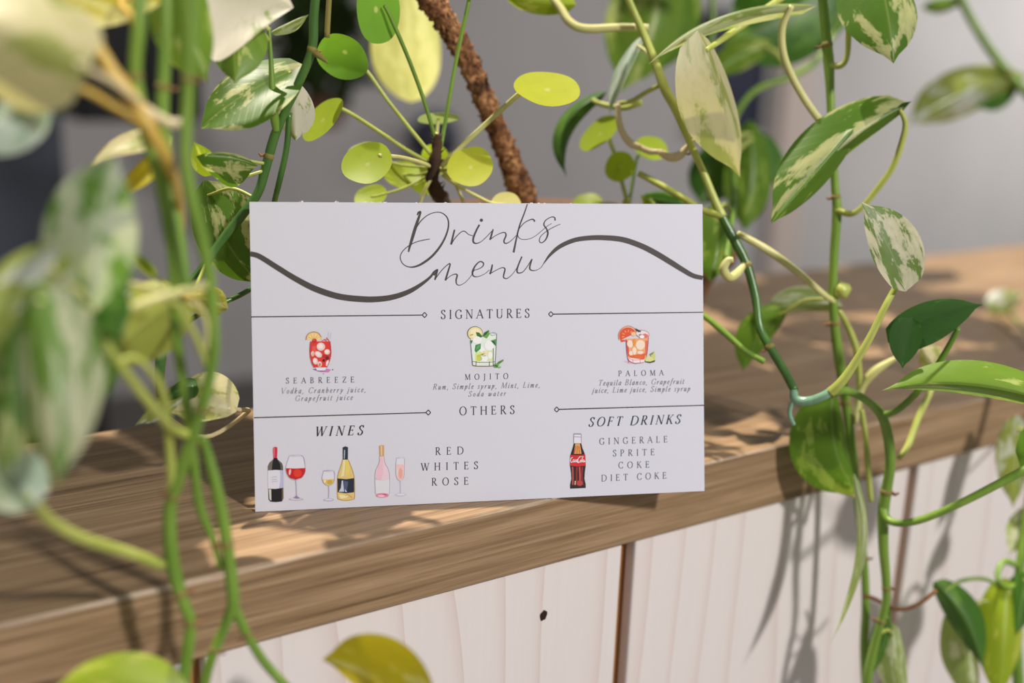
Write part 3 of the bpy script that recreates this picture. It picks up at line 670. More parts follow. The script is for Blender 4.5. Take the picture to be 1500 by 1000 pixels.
# red wine bottle
p, po, el, li = pic(380, 645, 10)
po((30,28,32),(205,255),(205,275),(150,320),(122,380),(128,560),(132,860),(160,895),(240,902),(330,893),(354,850),(346,380),(330,330),(265,275),(265,255))
po((110,104,92),(205,270),(155,320),(126,385),(126,440),(180,440),(190,330),lay=3); po((96,92,80),(270,285),(325,325),(342,380),(345,432),(312,432),(305,350),lay=3)
po((206,206,196),(138,715),(172,712),(176,880),(146,860),lay=3); po((110,96,70),(330,705),(352,705),(354,850),(330,890),lay=3)
po((204,52,72),(200,105),(230,90),(262,100),(264,165),(258,255),(205,255),(198,160),lay=4); po((232,128,140),(206,110),(222,104),(218,250),(208,250),lay=5)
po((220,218,230),(122,440),(235,430),(345,436),(350,692),(235,708),(126,705),lay=4); po((188,186,222),(300,436),(345,436),(350,692),(290,698),(310,560),lay=5)
for y in (535,570,600): li((180,178,200),(180,y+10),(220,y-5),(262,y+2),wd=8,lay=6)
p.build('bottle_picture', label='dark red wine bottle')
def glass(ox, oy, sc, rim, bowl, liq, wine, stemp, foot, edge=(176,168,192)):
    p, po, el, li = pic(ox, oy, sc)
    po((222,220,230), *bowl); po(wine[0], *liq, lay=3)
    if len(wine) > 1:
        xs = [a for a, b in liq]; ys = [b for a, b in liq]; cx = sum(xs)/len(xs); cy = sum(ys)/len(ys)
        el(wine[1], cx+0.1*(max(xs)-min(xs)), cy, 0.22*(max(xs)-min(xs)), 0.34*(max(ys)-min(ys)), 0, 4)
        el(wine[2], cx-0.3*(max(xs)-min(xs)), cy-0.1*(max(ys)-min(ys)), 0.06*(max(xs)-min(xs)), 0.26*(max(ys)-min(ys)), 8, 4)
    li(edge, *(bowl+[bowl[0]]), wd=0.7*sc, lay=5)
    el(edge, *rim, 0, 4); el((226,224,232), rim[0], rim[1], rim[2]*0.86, rim[3]*0.7, 0, 5)
    li(edge, *stemp, wd=1.3*sc, lay=4); el(edge, *foot, 0, 3); el((222,218,230), foot[0], foot[1]-2, foot[2]*0.8, foot[3]*0.6, 0, 4)
    return p
p = glass(380, 645, 10, (535,225,95,12), [(440,225),(390,380),(395,470),(440,545),(530,580),(620,545),(668,470),(672,390),(630,225)], [(390,405),(398,475),(440,545),(530,575),(620,545),(668,472),(672,402),(530,410)], ((196,34,40),(226,60,44),(236,190,190)), [(533,578),(540,700),(545,820)], (538,860,110,16))
po2 = [(498,838),(540,805),(600,845),(545,855)]; p.poly((150,130,170), [(380+x/10, 645+y/10) for x, y in po2], 6)
p.build('wine_glass_picture', label='glass of red wine')
glass(460, 640, 10, (213,495,72,12), [(140,495),(120,590),(130,650),(165,695),(212,710),(260,695),(295,650),(300,590),(285,495)], [(120,618),(132,652),(165,695),(212,710),(260,695),(295,650),(300,612),(210,622)], ((222,192,110),(206,168,70),(244,232,190)), [(214,708),(216,800),(212,890)], (215,918,78,20)).build('wine_glass_picture', label='glass of white wine')
glass(460, 640, 10, (1266,305,56,8), [(1210,305),(1200,440),(1205,560),(1225,615),(1265,640),(1305,612),(1324,560),(1328,440),(1320,305)], [(1205,400),(1202,470),(1207,560),(1226,612),(1265,634),(1304,610),(1322,560),(1326,400)], ((236,196,192),(234,168,160),(240,222,206)), [(1265,636),(1268,730),(1266,825)], (1270,842,84,24), (196,196,212)).build('wine_glass_picture', label='flute of rose wine')
# white wine bottle
p, po, el, li = pic(460, 640, 10)
po((224,196,124),(420,325),(395,420),(350,560),(342,700),(345,880),(370,912),(470,928),(570,910),(595,870),(588,580),(530,400),(500,325))
po((238,222,176),(430,330),(462,330),(440,560),(395,590),(420,430),lay=3); po((232,208,108),(462,350),(500,340),(530,440),(500,560),(460,560),lay=3); po((238,226,172),(360,840),(470,850),(520,840),(470,890),(390,900),lay=3)
li((180,142,70),(420,328),(395,420),(350,560),(342,700),(345,880),(370,912),(470,928),(570,910),(595,870),(588,580),(530,400),(500,328),wd=8,lay=4); li((196,150,80),(460,860),(500,845),(560,890),wd=10,lay=4)
po((44,50,64),(422,150),(460,134),(498,150),(496,328),(422,328),lay=5); po((176,182,204),(440,185),(456,190),(450,316),(436,316),lay=6)
po((40,46,62),(344,604),(470,616),(586,600),(588,806),(470,822),(350,806),lay=5); po((200,204,224),(405,640),(425,632),(440,800),(362,800),(395,740),lay=6); po((80,92,124),(440,640),(500,650),(480,790),(445,790),lay=6); po((200,204,224),(450,760),(490,806),(455,800),lay=7)
p.build('bottle_picture', label='white wine bottle with a dark label')
# rose bottle
p, po, el, li = pic(460, 640, 10)
po((232,206,216),(960,285),(955,370),(905,490),(892,600),(1000,640),(1108,600),(1095,490),(1035,370),(1028,285)); po((236,190,204),(975,300),(1005,300),(1015,520),(985,625),(905,620),(930,480),lay=3)
po((222,220,226),(892,620),(1000,640),(1108,615),(1105,825),(900,825),lay=3)
li((170,170,186),(958,285),(955,370),(905,490),(892,600),(900,830),wd=7,lay=4); li((170,170,186),(1030,285),(1037,370),(1095,490),(1108,600),(1105,830),wd=6,lay=4)
el((222,140,164), 1000, 852, 98, 34, 0, 4); el((240,196,206), 985, 862, 54, 16, 0, 5); el((196,100,130), 1040, 842, 34, 10, 10, 5)
po((206,160,110),(955,125),(990,116),(1028,122),(1026,280),(960,284),lay=4); po((232,198,150),(975,130),(1000,126),(998,275),(980,276),lay=5)
p.build('bottle_picture', label='pink rose wine bottle')
# cola bottle
p, po, el, li = pic(820, 625, 10)
po((48,34,38),(205,242),(190,300),(160,395),(150,470),(150,570),(165,680),(170,760),(150,850),(152,905),(380,895),(380,840),(362,760),(366,680),(380,570),(376,470),(366,395),(330,300),(316,242))
po((226,222,232),(205,105),(312,105),(316,240),(205,240),lay=3); li((150,120,140),(205,104),(312,104),wd=14,lay=4); li((140,130,150),(206,145),(315,150),wd=7,lay=4); li((130,120,140),(205,105),(205,240),wd=6,lay=4); li((130,120,140),(313,105),(316,240),wd=6,lay=4)
po((222,164,92),(228,245),(296,245),(318,395),(205,395),lay=3)
for x0, x1 in ((236,214),(258,250),(280,290)): li((206,96,60),(x0,280),(x1,392),wd=12,lay=4)
po((206,44,52),(152,410),(260,416),(374,406),(382,568),(260,580),(148,568),lay=4)
for x0, x1, c in ((186,192,(176,84,70)),(250,246,(150,40,48)),(290,296,(196,84,80)),(330,322,(150,44,50))): li(c,(x0,585),(x1,720),(x0+4,850),wd=24,lay=4)
el((186,70,66), 292, 825, 44, 40, 0, 5); po((222,180,140),(218,790),(236,790),(232,850),(216,850),lay=5)
def wsc(*pts, wd=9): li((246,238,240),*pts,wd=wd,lay=6)
wsc((190,448),(166,458),(158,492),(168,520),(188,512)); wsc((214,478),(196,484),(194,508),(208,514),(220,490),(222,516)); wsc((240,480),(226,490),(228,512),(244,508)); wsc((262,476),(248,488),(250,512),(262,500),(266,486),(270,514))
wsc((318,436),(290,440),(264,480),(262,520),(284,520),(300,500)); wsc((306,482),(298,500),(304,516),(316,504),(308,484)); wsc((336,440),(322,490),(324,516)); wsc((350,480),(338,486),(336,508),(348,512),(356,484),(360,514),(372,500)); wsc((300,440),(330,432),(352,442),wd=6)
p.build('bottle_picture', label='cola bottle with white script on a red band')
# ================================================================== PLANTS
# ---- pothos strands hanging in front of the ledge at the left, nearest the lens
vl = thing('pothos_vine', at(262, 860, 0.385), 'bundle of green pothos vines hanging over the ledge left of the menu, nearest the lens', 'plant')
stem(vl, 'stem', [(206,-60,0.342,20),(204,30,0.343,21),(199,85,0.345,20),(200,125,0.347,20),(214,190,0.350,22),(232,250,0.353,22),(243,300,0.356,20),(252,360,0.359,19),(257,410,0.362,19),(258,480,0.366,17),(266,545,0.370,16),(276,610,0.374,16),(283,670,0.378,14),(289,720,0.382,14),(296,752,0.385,14),(312,790,0.388,11),(324,832,0.390,10)], 'green', nodes=(0.17,0.52,0.74))
stem(vl, 'stem', [(243,-60,0.360,16),(243,30,0.362,18),(240,110,0.365,19),(238,165,0.367,20),(243,230,0.370,22),(252,300,0.372,22),(262,350,0.374,20),(268,390,0.375,18),(272,420,0.376,18)], 'green', nodes=(0.3,))
stem(vl, 'stem', [(284,-60,0.334,18),(281,10,0.336,19),(278,70,0.338,20),(275,150,0.341,18),(272,230,0.343,18),(281,290,0.346,20),(296,350,0.350,20),(307,410,0.354,18),(312,470,0.358,18),(313,515,0.361,17),(303,570,0.365,18),(289,618,0.369,18),(279,652,0.372,18),(262,700,0.376,18),(249,745,0.380,19),(250,800,0.383,21),(257,845,0.386,21),(270,885,0.388,18),(279,912,0.390,17),(274,960,0.392,18),(264,1040,0.396,18)], 'green', nodes=(0.13,0.53,0.68,0.83,0.9))
stem(vl, 'stem', [(296,640,0.378,14),(305,668,0.380,15),(316,710,0.382,17),(327,762,0.385,18),(334,810,0.388,18),(341,868,0.390,19),(340,892,0.391,18),(326,925,0.393,15),(306,975,0.395,15),(290,1050,0.4,15)], 'green', nodes=(0.42,0.85))
stem(vl, 'stem', [(340,880,0.391,14),(354,912,0.393,15),(366,936,0.395,14),(386,968,0.397,14),(420,1006,0.40,14),(470,1060,0.405,14)], 'green', nodes=(0.350,))
stem(vl, 'leaf_stalk', [(70,-40,0.326,20),(110,20,0.329,20),(140,65,0.331,20),(168,110,0.334,21),(200,152,0.337,22),(226,200,0.340,21),(248,240,0.348,18),(261,285,0.364,14),(266,325,0.380,10),(266,365,0.388,7)], 'yellow', seg=12)
stem(vl, 'leaf_stalk', [(210,158,0.338,15),(232,172,0.340,15),(252,181,0.341,14),(276,178,0.343,12)], 'cream')
leaf(vl, (204,-8,0.385), (-10,-60,0.375), 96, 60, 'yellow', bend=(0,-20,0), az=-12, bz=10, petiole=[(200,45,0.350),(194,24,0.360),(178,8,0.372),(186,-4,0.380)], pm='yellow', pw=11, fat=0.5)
leaf(vl, (112,94,0.306), (-110,20,0.299), 92, 92, 'cream', bend=(-10,-18,-4), az=10, bz=14, petiole=[(205,150,0.337),(176,128,0.326),(150,112,0.315)], pm='cream', pw=12, fat=0.342, lobe=0.08)
leaf(vl, (38,138,0.318), (-70,222,0.310), 44, 44, 'teal', bend=(14,8,0), az=8, bz=10, petiole=[(218,188,0.340),(170,158,0.326),(110,128,0.316)], pm='yellow', pw=10)
leaf(vl, (134,452,0.320), (170,224,0.311), 92, 40, 'milky', bend=(-22,-22,-5), az=6, bz=14, petiole=[(304,416,0.354),(262,428,0.345),(220,440,0.340),(170,456,0.331)], pm='pale', pw=12, fat=0.4, sharp=0.8)
leaf(vl, (140,404,0.345), (188,330,0.352), 26, 24, 'yellow', az=4, bz=4, petiole=[(262,430,0.370),(200,417,0.360),(165,410,0.350)], pm='pale', pw=8)
leaf(vl, (222,401,0.390), (184,366,0.385), 9, 9, 'lime', az=4, bz=3, petiole=[(250,425,0.370),(236,412,0.380)], pm='lime', pw=5)
leaf(vl, (120,470,0.320), (176,500,0.319), 60, 20, 'deep', bend=(4,-8,0), az=6, bz=4, petiole=[(168,456,0.331),(140,460,0.326)], pm='pale', pw=9)
leaf(vl, (70,388,0.304), (-70,520,0.295), 50, 74, 'silver', bend=(-10,10,0), az=14, bz=12, petiole=[(150,455,0.327),(112,424,0.315)], pm='pale', pw=10)
leaf(vl, (56,440,0.299), (82,716,0.293), 58, 80, 'streak', bend=(12,0,-5), az=12, bz=12, petiole=[(140,456,0.325),(92,452,0.308)], pm='pale', pw=12, fat=0.360, lobe=0.1)
leaf(vl, (20,470,0.304), (4,705,0.299), 60, 60, 'varg', bend=(-16,0,-3), az=8, bz=12, fat=0.4, petiole=[(130,458,0.323),(72,458,0.309)], pm='pale', pw=8)
leaf(vl, (104,470,0.329), (100,624,0.326), 48, 36, 'varg', bend=(14,6,-4), az=10, bz=10, petiole=[(168,458,0.333),(130,462,0.33)], pm='pale', pw=8, fat=0.42)
leaf(vl, (258,440,0.40), (149,548,0.395), 52, 62, 'patch', bend=(-12,-14,-3), az=5, bz=8, petiole=[(302,512,0.365),(304,470,0.375),(290,444,0.39),(275,436,0.397)], pm='yellow', pw=7, fat=0.4, lobe=0.12)
leaf(vl, (40,726,0.320), (-60,640,0.312), 70, 40, 'teal', bend=(0,-8,0), az=6, bz=8, petiole=[(238,828,0.380),(190,810,0.368),(120,788,0.350),(74,762,0.337),(56,742,0.329)], pm='lime', pw=17)
leaf(vl, (234,212,0.425), (124,250,0.412), 24, 44, 'cream', bend=(-6,-26,0), az=-14, bz=20, petiole=[(246,262,0.365),(240,240,0.370)], pm='cream', pw=8, fat=0.5)
leaf(vl, (238,222,0.424), (168,290,0.41), 40, 28, 'yellow', bend=(-6,0,0), az=-14, bz=12, fat=0.45, petiole=[(246,262,0.366),(240,246,0.370)], pm='yellow', pw=7)
leaf(vl, (268,-40,0.385), (306,122,0.392), 30, 62, 'mid', bend=(-24,0,0), az=8, bz=8, petiole=[(283,-70,0.342),(274,-60,0.370)], pm='lime', fat=0.45)
stem(vl, 'leaf_stalk', [(136,466,0.323,13),(152,498,0.329,13),(170,527,0.334,14),(200,566,0.341,15),(222,594,0.348,15),(240,616,0.358,14),(258,631,0.366,14),(280,638,0.371,12)], 'lime')
stem(vl, 'leaf_stalk', [(176,528,0.337,8),(196,524,0.340,9),(214,536,0.344,10),(232,560,0.352,12),(242,590,0.360,13),(247,640,0.368,13),(251,690,0.374,15),(250,722,0.379,14)], 'lime')
stem(vl, 'leaf_stalk', [(240,436,0.345,10),(262,450,0.350,10),(277,474,0.354,10),(292,506,0.358,10),(304,540,0.363,9)], 'lime')
stem(vl, 'leaf_stalk', [(276,441,0.352,8),(294,452,0.354,8),(303,478,0.357,8),(302,512,0.360,8)], 'pale')
leaf(vl, (250,1030,0.372), (66,1016,0.360), 30, 52, 'lime', bend=(0,-26,0), az=8, bz=6, petiole=[(266,1010,0.394),(262,1030,0.385)], pm='lime', wave=0.05)
leaf(vl, (612,1040,0.390), (472,966,0.398), 46, 66, 'yellow', bend=(10,-34,0), az=9, bz=-5, petiole=[(430,1030,0.402),(520,1075,0.4),(590,1060,0.393)], pm='lime', fat=0.5, sharp=0.7)

# ---- dark green strand curving behind the card's left edge
vs = thing('pothos_vine', at(405, 180, 0.49), 'dark green pothos stem curving down past the left edge of the menu, with variegated leaves', 'plant')
stem(vs, 'stem', [(468,-60,0.47,13),(460,20,0.475,13),(457,72,0.478,13),(436,125,0.482,13),(417,165,0.485,12),(402,200,0.487,14),(388,250,0.489,14),(377,284,0.49,13),(352,318,0.491,14),(325,352,0.492,13),(300,388,0.49,13),(270,430,0.487,13),(248,470,0.484,14),(237,515,0.482,16),(234,560,0.484,13),(238,600,0.49,11),(246,632,0.5,8)], 'dark', nodes=(0.13,0.35))
stem(vs, 'stem', [(394,40,0.476,5),(397,90,0.478,7),(399,130,0.48,10),(402,170,0.483,13),(405,192,0.486,11)], 'green')
stem(vs, 'stem', [(424,165,0.49,9),(420,215,0.492,9),(410,262,0.495,9),(401,300,0.505,8),(398,330,0.512,8)], 'dark')
stem(vs, 'stem', [(486,-60,0.51,8),(482,0,0.512,8),(479,55,0.515,8)], 'node')
stem(vs, 'stem', [(237,520,0.482,8),(275,472,0.486,8),(320,446,0.492,8),(352,432,0.498,8),(385,412,0.51,8)], 'dark')
stem(vs, 'bud', [(458,77,0.478,8),(468,82,0.476,9),(480,92,0.474,3)], 'node')
leaf(vs, (292,-30,0.455), (430,11,0.45), 30, 124, 'white', bend=(10,-14,0), az=6, bz=-14, petiole=[(394,44,0.476),(350,-10,0.47),(310,-40,0.46)], pm='pale', fat=0.7, sharp=0.62, wave=0.05)
leaf(vs, (332,20,0.457), (344,124,0.452), 46, 38, 'mid', bend=(8,0,0), az=8, bz=8, petiole=[(394,60,0.474),(360,20,0.462)], fat=0.45)
leaf(vs, (424,104,0.486), (294,188,0.472), 62, 46, 'varg', bend=(-14,-8,-6), az=-12, bz=8, petiole=[(404,186,0.486),(428,140,0.488)], pm='lime', fat=0.42, sharp=0.6)
leaf(vs, (426,128,0.492), (433,206,0.488), 28, 26, 'white', az=8, bz=8, petiole=[(408,180,0.487),(420,150,0.49)], pm='lime', fat=0.45, sharp=0.6)
leaf(vs, (404,44,0.478), (453,21,0.474), 6, 10, 'pale', az=3, bz=3)
leaf(vs, (300,228,0.468), (378,243,0.478), 8, 40, 'varg', bend=(0,-10,0), az=4, bz=10, petiole=[(390,240,0.488),(345,232,0.48),(310,226,0.472)], pm='lime', pw=5, fat=0.5, sharp=0.7)
leaf(vs, (306,250,0.48), (283,206,0.47), 22, 16, 'lime', az=6, bz=5, petiole=[(388,250,0.488),(340,262,0.485)], pw=5)
leaf(vs, (304,286,0.497), (382,416,0.50), 62, 44, 'varg', bend=(-20,10,-5), az=6, bz=7, petiole=[(374,290,0.49),(340,276,0.494)], pm='lime', pw=5, fat=0.42, sharp=0.7)
leaf(vs, (276,436,0.466), (334,452,0.472), 24, 24, 'olive', bend=(0,-4,0), az=6, bz=6, petiole=[(300,388,0.488),(290,412,0.478)], pm='lime', pw=5, sharp=0.55)
leaf(vs, (334,598,0.478), (250,604,0.470), 26, 46, 'cream', bend=(0,-20,0), az=-6, bz=12, petiole=[(240,608,0.492),(300,640,0.50),(362,604,0.50),(350,600,0.49)], pm='cream', pw=7, fat=0.5, sharp=0.5)
leaf(vs, (268,566,0.474), (197,624,0.462), 26, 14, 'silver', bend=(-4,-6,0), az=-8, bz=10, petiole=[(240,606,0.49),(285,580,0.484)], pm='lime', pw=4, fat=0.5)
leaf(vs, (282,566,0.470), (240,586,0.466), 18, 16, 'dark', bend=(0,-6,0), az=6, bz=8, petiole=[(240,604,0.49),(290,575,0.484)], pm='dark', pw=4)

# ---- pilea growing out of the pot
pl = thing('pilea_plant', at(640, 288, 0.64), 'pilea with round coin leaves on long stalks rising behind the menu', 'plant')
PB = at(655, 322, 0.62)
s_ = [at(656,330,0.60), at(650,298,0.575), at(640,280,0.555), at(633,262,0.548), at(637,238,0.544), at(640,212,0.542), at(641,196,0.541)]
V, Fc = tube_vf([Vector(p) for p in cr([tuple(p) for p in s_], 5)], [0.0042*(1-0.55*i/30) for i in range(31)], 12, 0.25, 3)
link('stem', V, Fc, SM['black'], pl)
V = []; Fc = []; rr = random.Random(3)
for i in range(34):                                     # dry scale leaves round the stem
    t = rr.random(); k = min(5, int(t*6)); p = Vector(s_[k]).lerp(Vector(s_[k+1]), t*6-k); a = rr.random()*6.28
    o = Vector((math.cos(a), math.sin(a), rr.uniform(-0.3, 0.9))).normalized(); h = rr.uniform(0.002, 0.005)*(1.1-0.5*t)
    b_ = o.orthogonal().normalized()*0.0012; n0 = len(V)
    V += [p+b_, p-b_, p+o*(h+0.002)+Vector((0,0,h*0.5)), p+o*0.003]; Fc += [(n0,n0+3,n0+2),(n0+1,n0+2,n0+3),(n0,n0+1,n0+2)]
sc_ = link('stem_scale', V, Fc, SM['black'], pl, smooth=False); sc_['kind'] = 'stuff'
ap = (637, 226, 0.543)
disc(pl, (503,81,0.525), 39, 26, 14, 'green', True, 0.36, [(636,232,0.543),(610,200,0.543),(570,150,0.541),(537,104,0.537)], 6, 'lime', off=(14,8), back=0.009)
disc(pl, (553,14,0.515), 50, 26, 100, 'green', False, 0.1, [(640,212,0.542),(622,150,0.535),(598,85,0.527),(572,25,0.519)], 6, 'green', off=(10,-6))
disc(pl, (472,175,0.535), 40, 26, -48, 'lime', False, 0.06, [(634,240,0.545),(600,222,0.543),(560,196,0.541),(520,170,0.539),(502,160,0.537)], 6, 'lime', off=(26,-16))
disc(pl, (538,239,0.508), 38, 33, -14, 'lime', False, 0.10, [(632,244,0.545),(610,236,0.536),(585,230,0.524),(562,228,0.513)], 6, 'pale', off=(18,-12))
disc(pl, (530,222,0.575), 22, 15, -20, 'lime', False, 0.1, [(632,246,0.55),(580,240,0.565)], 4)
disc(pl, (543,289,0.555), 25, 20, -20, 'lime', False, 0.1, [(632,255,0.548),(590,276,0.552)], 4)
disc(pl, (590,256,0.565), 27, 22, 10, 'lime', False, 0.12, [(634,250,0.548),(612,256,0.556)], 4)
disc(pl, (619,266,0.575), 22, 18, 60, 'lime', False, 0.12, [(636,256,0.55),(628,262,0.56)], 4)
disc(pl, (637,230,0.575), 20, 18, 0, 'lime', True, 0.12, [(640,262,0.565),(638,245,0.57)], 4)
disc(pl, (689,244,0.536), 34, 31, -12, 'bright', False, 0.08, [(641,250,0.55),(660,248,0.543)], 4)
disc(pl, (666,243,0.60), 26, 22, 0, 'lime', False, 0.08, [(642,252,0.56),(652,248,0.58)], 4)
disc(pl, (642,173,0.56), 31, 2.2, -4, 'mint', True, 0.03, [(640,210,0.545),(640,192,0.552)], 6, 'pale')
disc(pl, (802,130,0.525), 49, 33, 7, 'bright', False, 0.05, [(646,244,0.545),(668,222,0.543),(700,192,0.539),(735,160,0.534),(762,136,0.528)], 8, 'pale', off=(-32,1))
disc(pl, (686,-8,0.53), 16, 10, 0, 'bright', False, 0.05, [(645,218,0.543),(652,180,0.542),(664,110,0.538),(676,50,0.534),(686,6,0.531)], 6, 'green')
disc(pl, (741,300,0.548), 23, 20, 0, 'cream', False, 0.08, [(648,256,0.548),(668,270,0.548),(700,288,0.548),(722,298,0.548)], 5, 'pale')
disc(pl, (690,330,0.56), 20, 16, 0, 'lime', False, 0.08, [(643,246,0.547),(658,258,0.548),(670,275,0.552),(682,306,0.556)], 5, 'pale')
disc(pl, (606,335,0.56), 20, 16, 0, 'lime', False, 0.08, [(638,254,0.546),(627,270,0.546),(618,290,0.55),(610,318,0.555)], 5, 'pale')
# ---- smaller pilea further right
p2 = thing('pilea_plant', at(922, 310, 0.60), 'small pilea sprig of bright lime round leaves above the menu, right of the woody trunk', 'plant')
q = [at(922,345,0.62), at(920,318,0.61), at(918,300,0.60), at(917,292,0.598)]
V, Fc = tube_vf([Vector(p) for p in cr([tuple(p) for p in q], 4)], 0.002, 10); link('stem', V, Fc, SM['lime'], p2)
disc(p2, (878,195,0.59), 35, 19, -46, 'lime', False, 0.07, [(919,298,0.60),(908,255,0.598),(900,225,0.596),(893,205,0.593)], 6, 'lime', off=(14,-10))
disc(p2, (908,244,0.59), 23, 21, -70, 'lime', False, 0.06, [(919,300,0.60),(916,285,0.597),(910,262,0.593)], 6, 'lime')
disc(p2, (954,217,0.60), 25, 20, 10, 'lime', False, 0.06, [(921,300,0.602),(926,270,0.603),(932,235,0.603)], 5, 'green', off=(-18,10))
disc(p2, (860,296,0.61), 22, 14, -12, 'lime', False, 0.1, [(917,300,0.60),(890,306,0.606)], 4)
disc(p2, (888,300,0.60), 18, 6, 0, 'cream', False, 0.1, [(917,302,0.60)], 4)
leaf(p2, (958,306,0.585), (938,284,0.585), 6, 6, 'lime', az=2, bz=2, petiole=[(922,305,0.60),(945,312,0.59)], pw=4)

# ---- woody trunk leaning out of the pot
tk = thing('woody_plant', at(785, 330, 0.66), 'bare shaggy brown woody trunk leaning up and left behind the menu', 'plant')
tp = [(780,345,0.606,42),(768,300,0.60,39),(757,262,0.592,34),(744,228,0.586,31),(722,175,0.578,30),(703,130,0.572,31),(683,82,0.566,32),(655,36,0.56,34),(632,0,0.555,35),(600,-46,0.55,36)]
s_ = cr(tp, 14); P = [at(*q[:3]) for q in s_]; R = [0.5*q[3]*q[2]/F for q in s_]
V, Fc = tube_vf(P, R, 26, 0.26, 9); link('trunk', V, Fc, BARK, tk)
V = []; Fc = []; rr = random.Random(8)
for i in range(620):                                    # peeling flakes all along the trunk
    k = rr.randrange(len(P)-1); p = P[k].lerp(P[k+1], rr.random()); t = (P[k+1]-P[k]).normalized(); a = rr.random()*6.28
    n0 = t.orthogonal().normalized(); b0 = t.cross(n0); o = n0*math.cos(a)+b0*math.sin(a); sd_ = t.cross(o)
    r = R[k]; c = p+o*r*0.9; h = r*rr.uniform(0.04, 0.30); wd = r*rr.uniform(0.10, 0.55); n_ = len(V)
    V += [c+sd_*wd, c-sd_*wd, c+o*h+t*rr.uniform(-0.6, 1.4)*r*0.8+sd_*wd*rr.uniform(-1.2, 1.2), c+t*r*0.3+o*h*0.3, c-t*r*0.15]
    Fc += [(n_,n_+3,n_+2),(n_+3,n_+1,n_+2),(n_,n_+2,n_+4),(n_+1,n_+4,n_+2)]
fk = link('bark_flake', V, Fc, BARK, tk, smooth=False); fk['kind'] = 'stuff'

# ---- right strand just beside the card
v1 = thing('pothos_vine', at(1165, 575, 0.55), 'pothos stem arching down along the right edge of the menu to the pale glossy bend', 'plant')
stem(v1, 'stem', [(900,-60,0.56,11),(921,0,0.56,11),(942,48,0.56,12),(960,92,0.558,13),(974,130,0.556,15),(990,160,0.555,14),(1010,208,0.555,11),(1030,252,0.556,11),(1046,292,0.556,13),(1058,318,0.556,15)], 'lime', nodes=(0.7,))
stem(v1, 'stem', [(1056,314,0.556,13),(1076,352,0.556,15),(1094,388,0.556,14),(1107,436,0.555,13),(1113,480,0.553,12),(1130,512,0.55,13),(1150,545,0.546,13),(1164,572,0.542,13)], 'dark', nodes=(0.3,0.7))
stem(v1, 'stem', [(1162,572,0.542,11),(1166,585,0.54,14),(1185,587,0.537,14),(1206,580,0.534,14),(1217,573,0.533,14)], 'blue')
stem(v1, 'aerial_root', [(1165,584,0.54,10),(1158,596,0.541,7),(1157,608,0.542,7),(1163,622,0.543,6)], 'blue')
stem(v1, 'leaf_stalk', [(1216,575,0.533,15),(1232,560,0.53,14),(1250,535,0.527,12),(1274,495,0.523,11),(1296,450,0.520,10),(1310,424,0.520,9),(1318,408,0.5195,7)], 'lime')
leaf(v1, (1319,404,0.515), (1262,296,0.512), 32, 56, 'var', bend=(12,4,0), az=-4, bz=6, fat=0.34, sharp=0.7, lobe=0.2)
stem(v1, 'leaf_stalk', [(1055,314,0.556,14),(1030,308,0.557,10),(1004,292,0.56,10),(975,275,0.565,10),(936,254,0.57,9)], 'lime')
leaf(v1, (1034,74,0.53), (1084,260,0.553), 26, 68, 'cream', bend=(10,-6,-8), az=12, bz=-4, petiole=[(1150,-6,0.56),(1120,14,0.555),(1096,32,0.552),(1066,52,0.548)], pm='lime', pw=10, fat=0.4, sharp=0.8)
leaf(v1, (1160,8,0.545), (949,95,0.53), 15, 6, 'pale', bend=(-14,-44,0), az=8, bz=5, petiole=[(1222,200,0.566),(1192,165,0.56),(1165,122,0.556),(1148,80,0.553),(1146,40,0.55)], pm='pale', pw=11, fat=0.3)
stem(v1, 'aerial_root', [(905,152,0.565,8),(907,178,0.566,10),(913,196,0.567,10),(924,210,0.568,11),(938,216,0.568,10)], 'cream')
stem(v1, 'aerial_root', [(965,222,0.566,9),(982,230,0.564,13),(996,227,0.562,13),(1008,214,0.56,9),(1020,203,0.558,6)], 'cream')
stem(v1, 'aerial_root', [(965,222,0.566,8),(952,222,0.567,9),(938,216,0.568,9)], 'cream')
stem(v1, 'leaf_stalk', [(940,150,0.58,9),(914,158,0.585,8),(880,152,0.595,8),(868,146,0.6,7)], 'lime')
stem(v1, 'leaf_stalk', [(905,152,0.565,7),(925,148,0.57,7),(945,136,0.57,7),(972,122,0.56,7)], 'lime')
leaf(v1, (872,144,0.60), (831,260,0.60), 12, 15, 'deep', bend=(-52,-16,0), az=6, bz=8, fat=0.4)
leaf(v1, (934,66,0.575), (893,168,0.57), 8, 12, 'teal', bend=(-10,-4,0), az=8, bz=6, petiole=[(972,122,0.56),(950,80,0.57)], pm='pale', pw=5)
stem(v1, 'tendril', [(1092,384,0.556,8),(1080,400,0.553,13),(1068,406,0.55,13),(1060,394,0.548,13),(1066,382,0.547,11),(1074,380,0.546,8)], 'pale')
stem(v1, 'leaf_stalk', [(1080,342,0.557,10),(1100,352,0.558,11),(1130,370,0.56,12),(1168,398,0.564,11),(1205,430,0.572,9),(1222,442,0.578,8)], 'pale')
stem(v1, 'leaf_stalk', [(955,420,0.572,9),(1024,458,0.56,9),(1060,486,0.556,10),(1092,514,0.553,9),(1120,530,0.55,9)], 'green')
stem(v1, 'leaf_stalk', [(785,-30,0.58,8),(818,8,0.575,12),(834,32,0.572,13),(858,42,0.57,13),(910,40,0.568,12),(950,40,0.565,10)], 'pale')
leaf(v1, (828,6,0.575), (730,-10,0.575), 14, 40, 'lime', bend=(0,6,0), az=6, bz=8, fat=0.45)

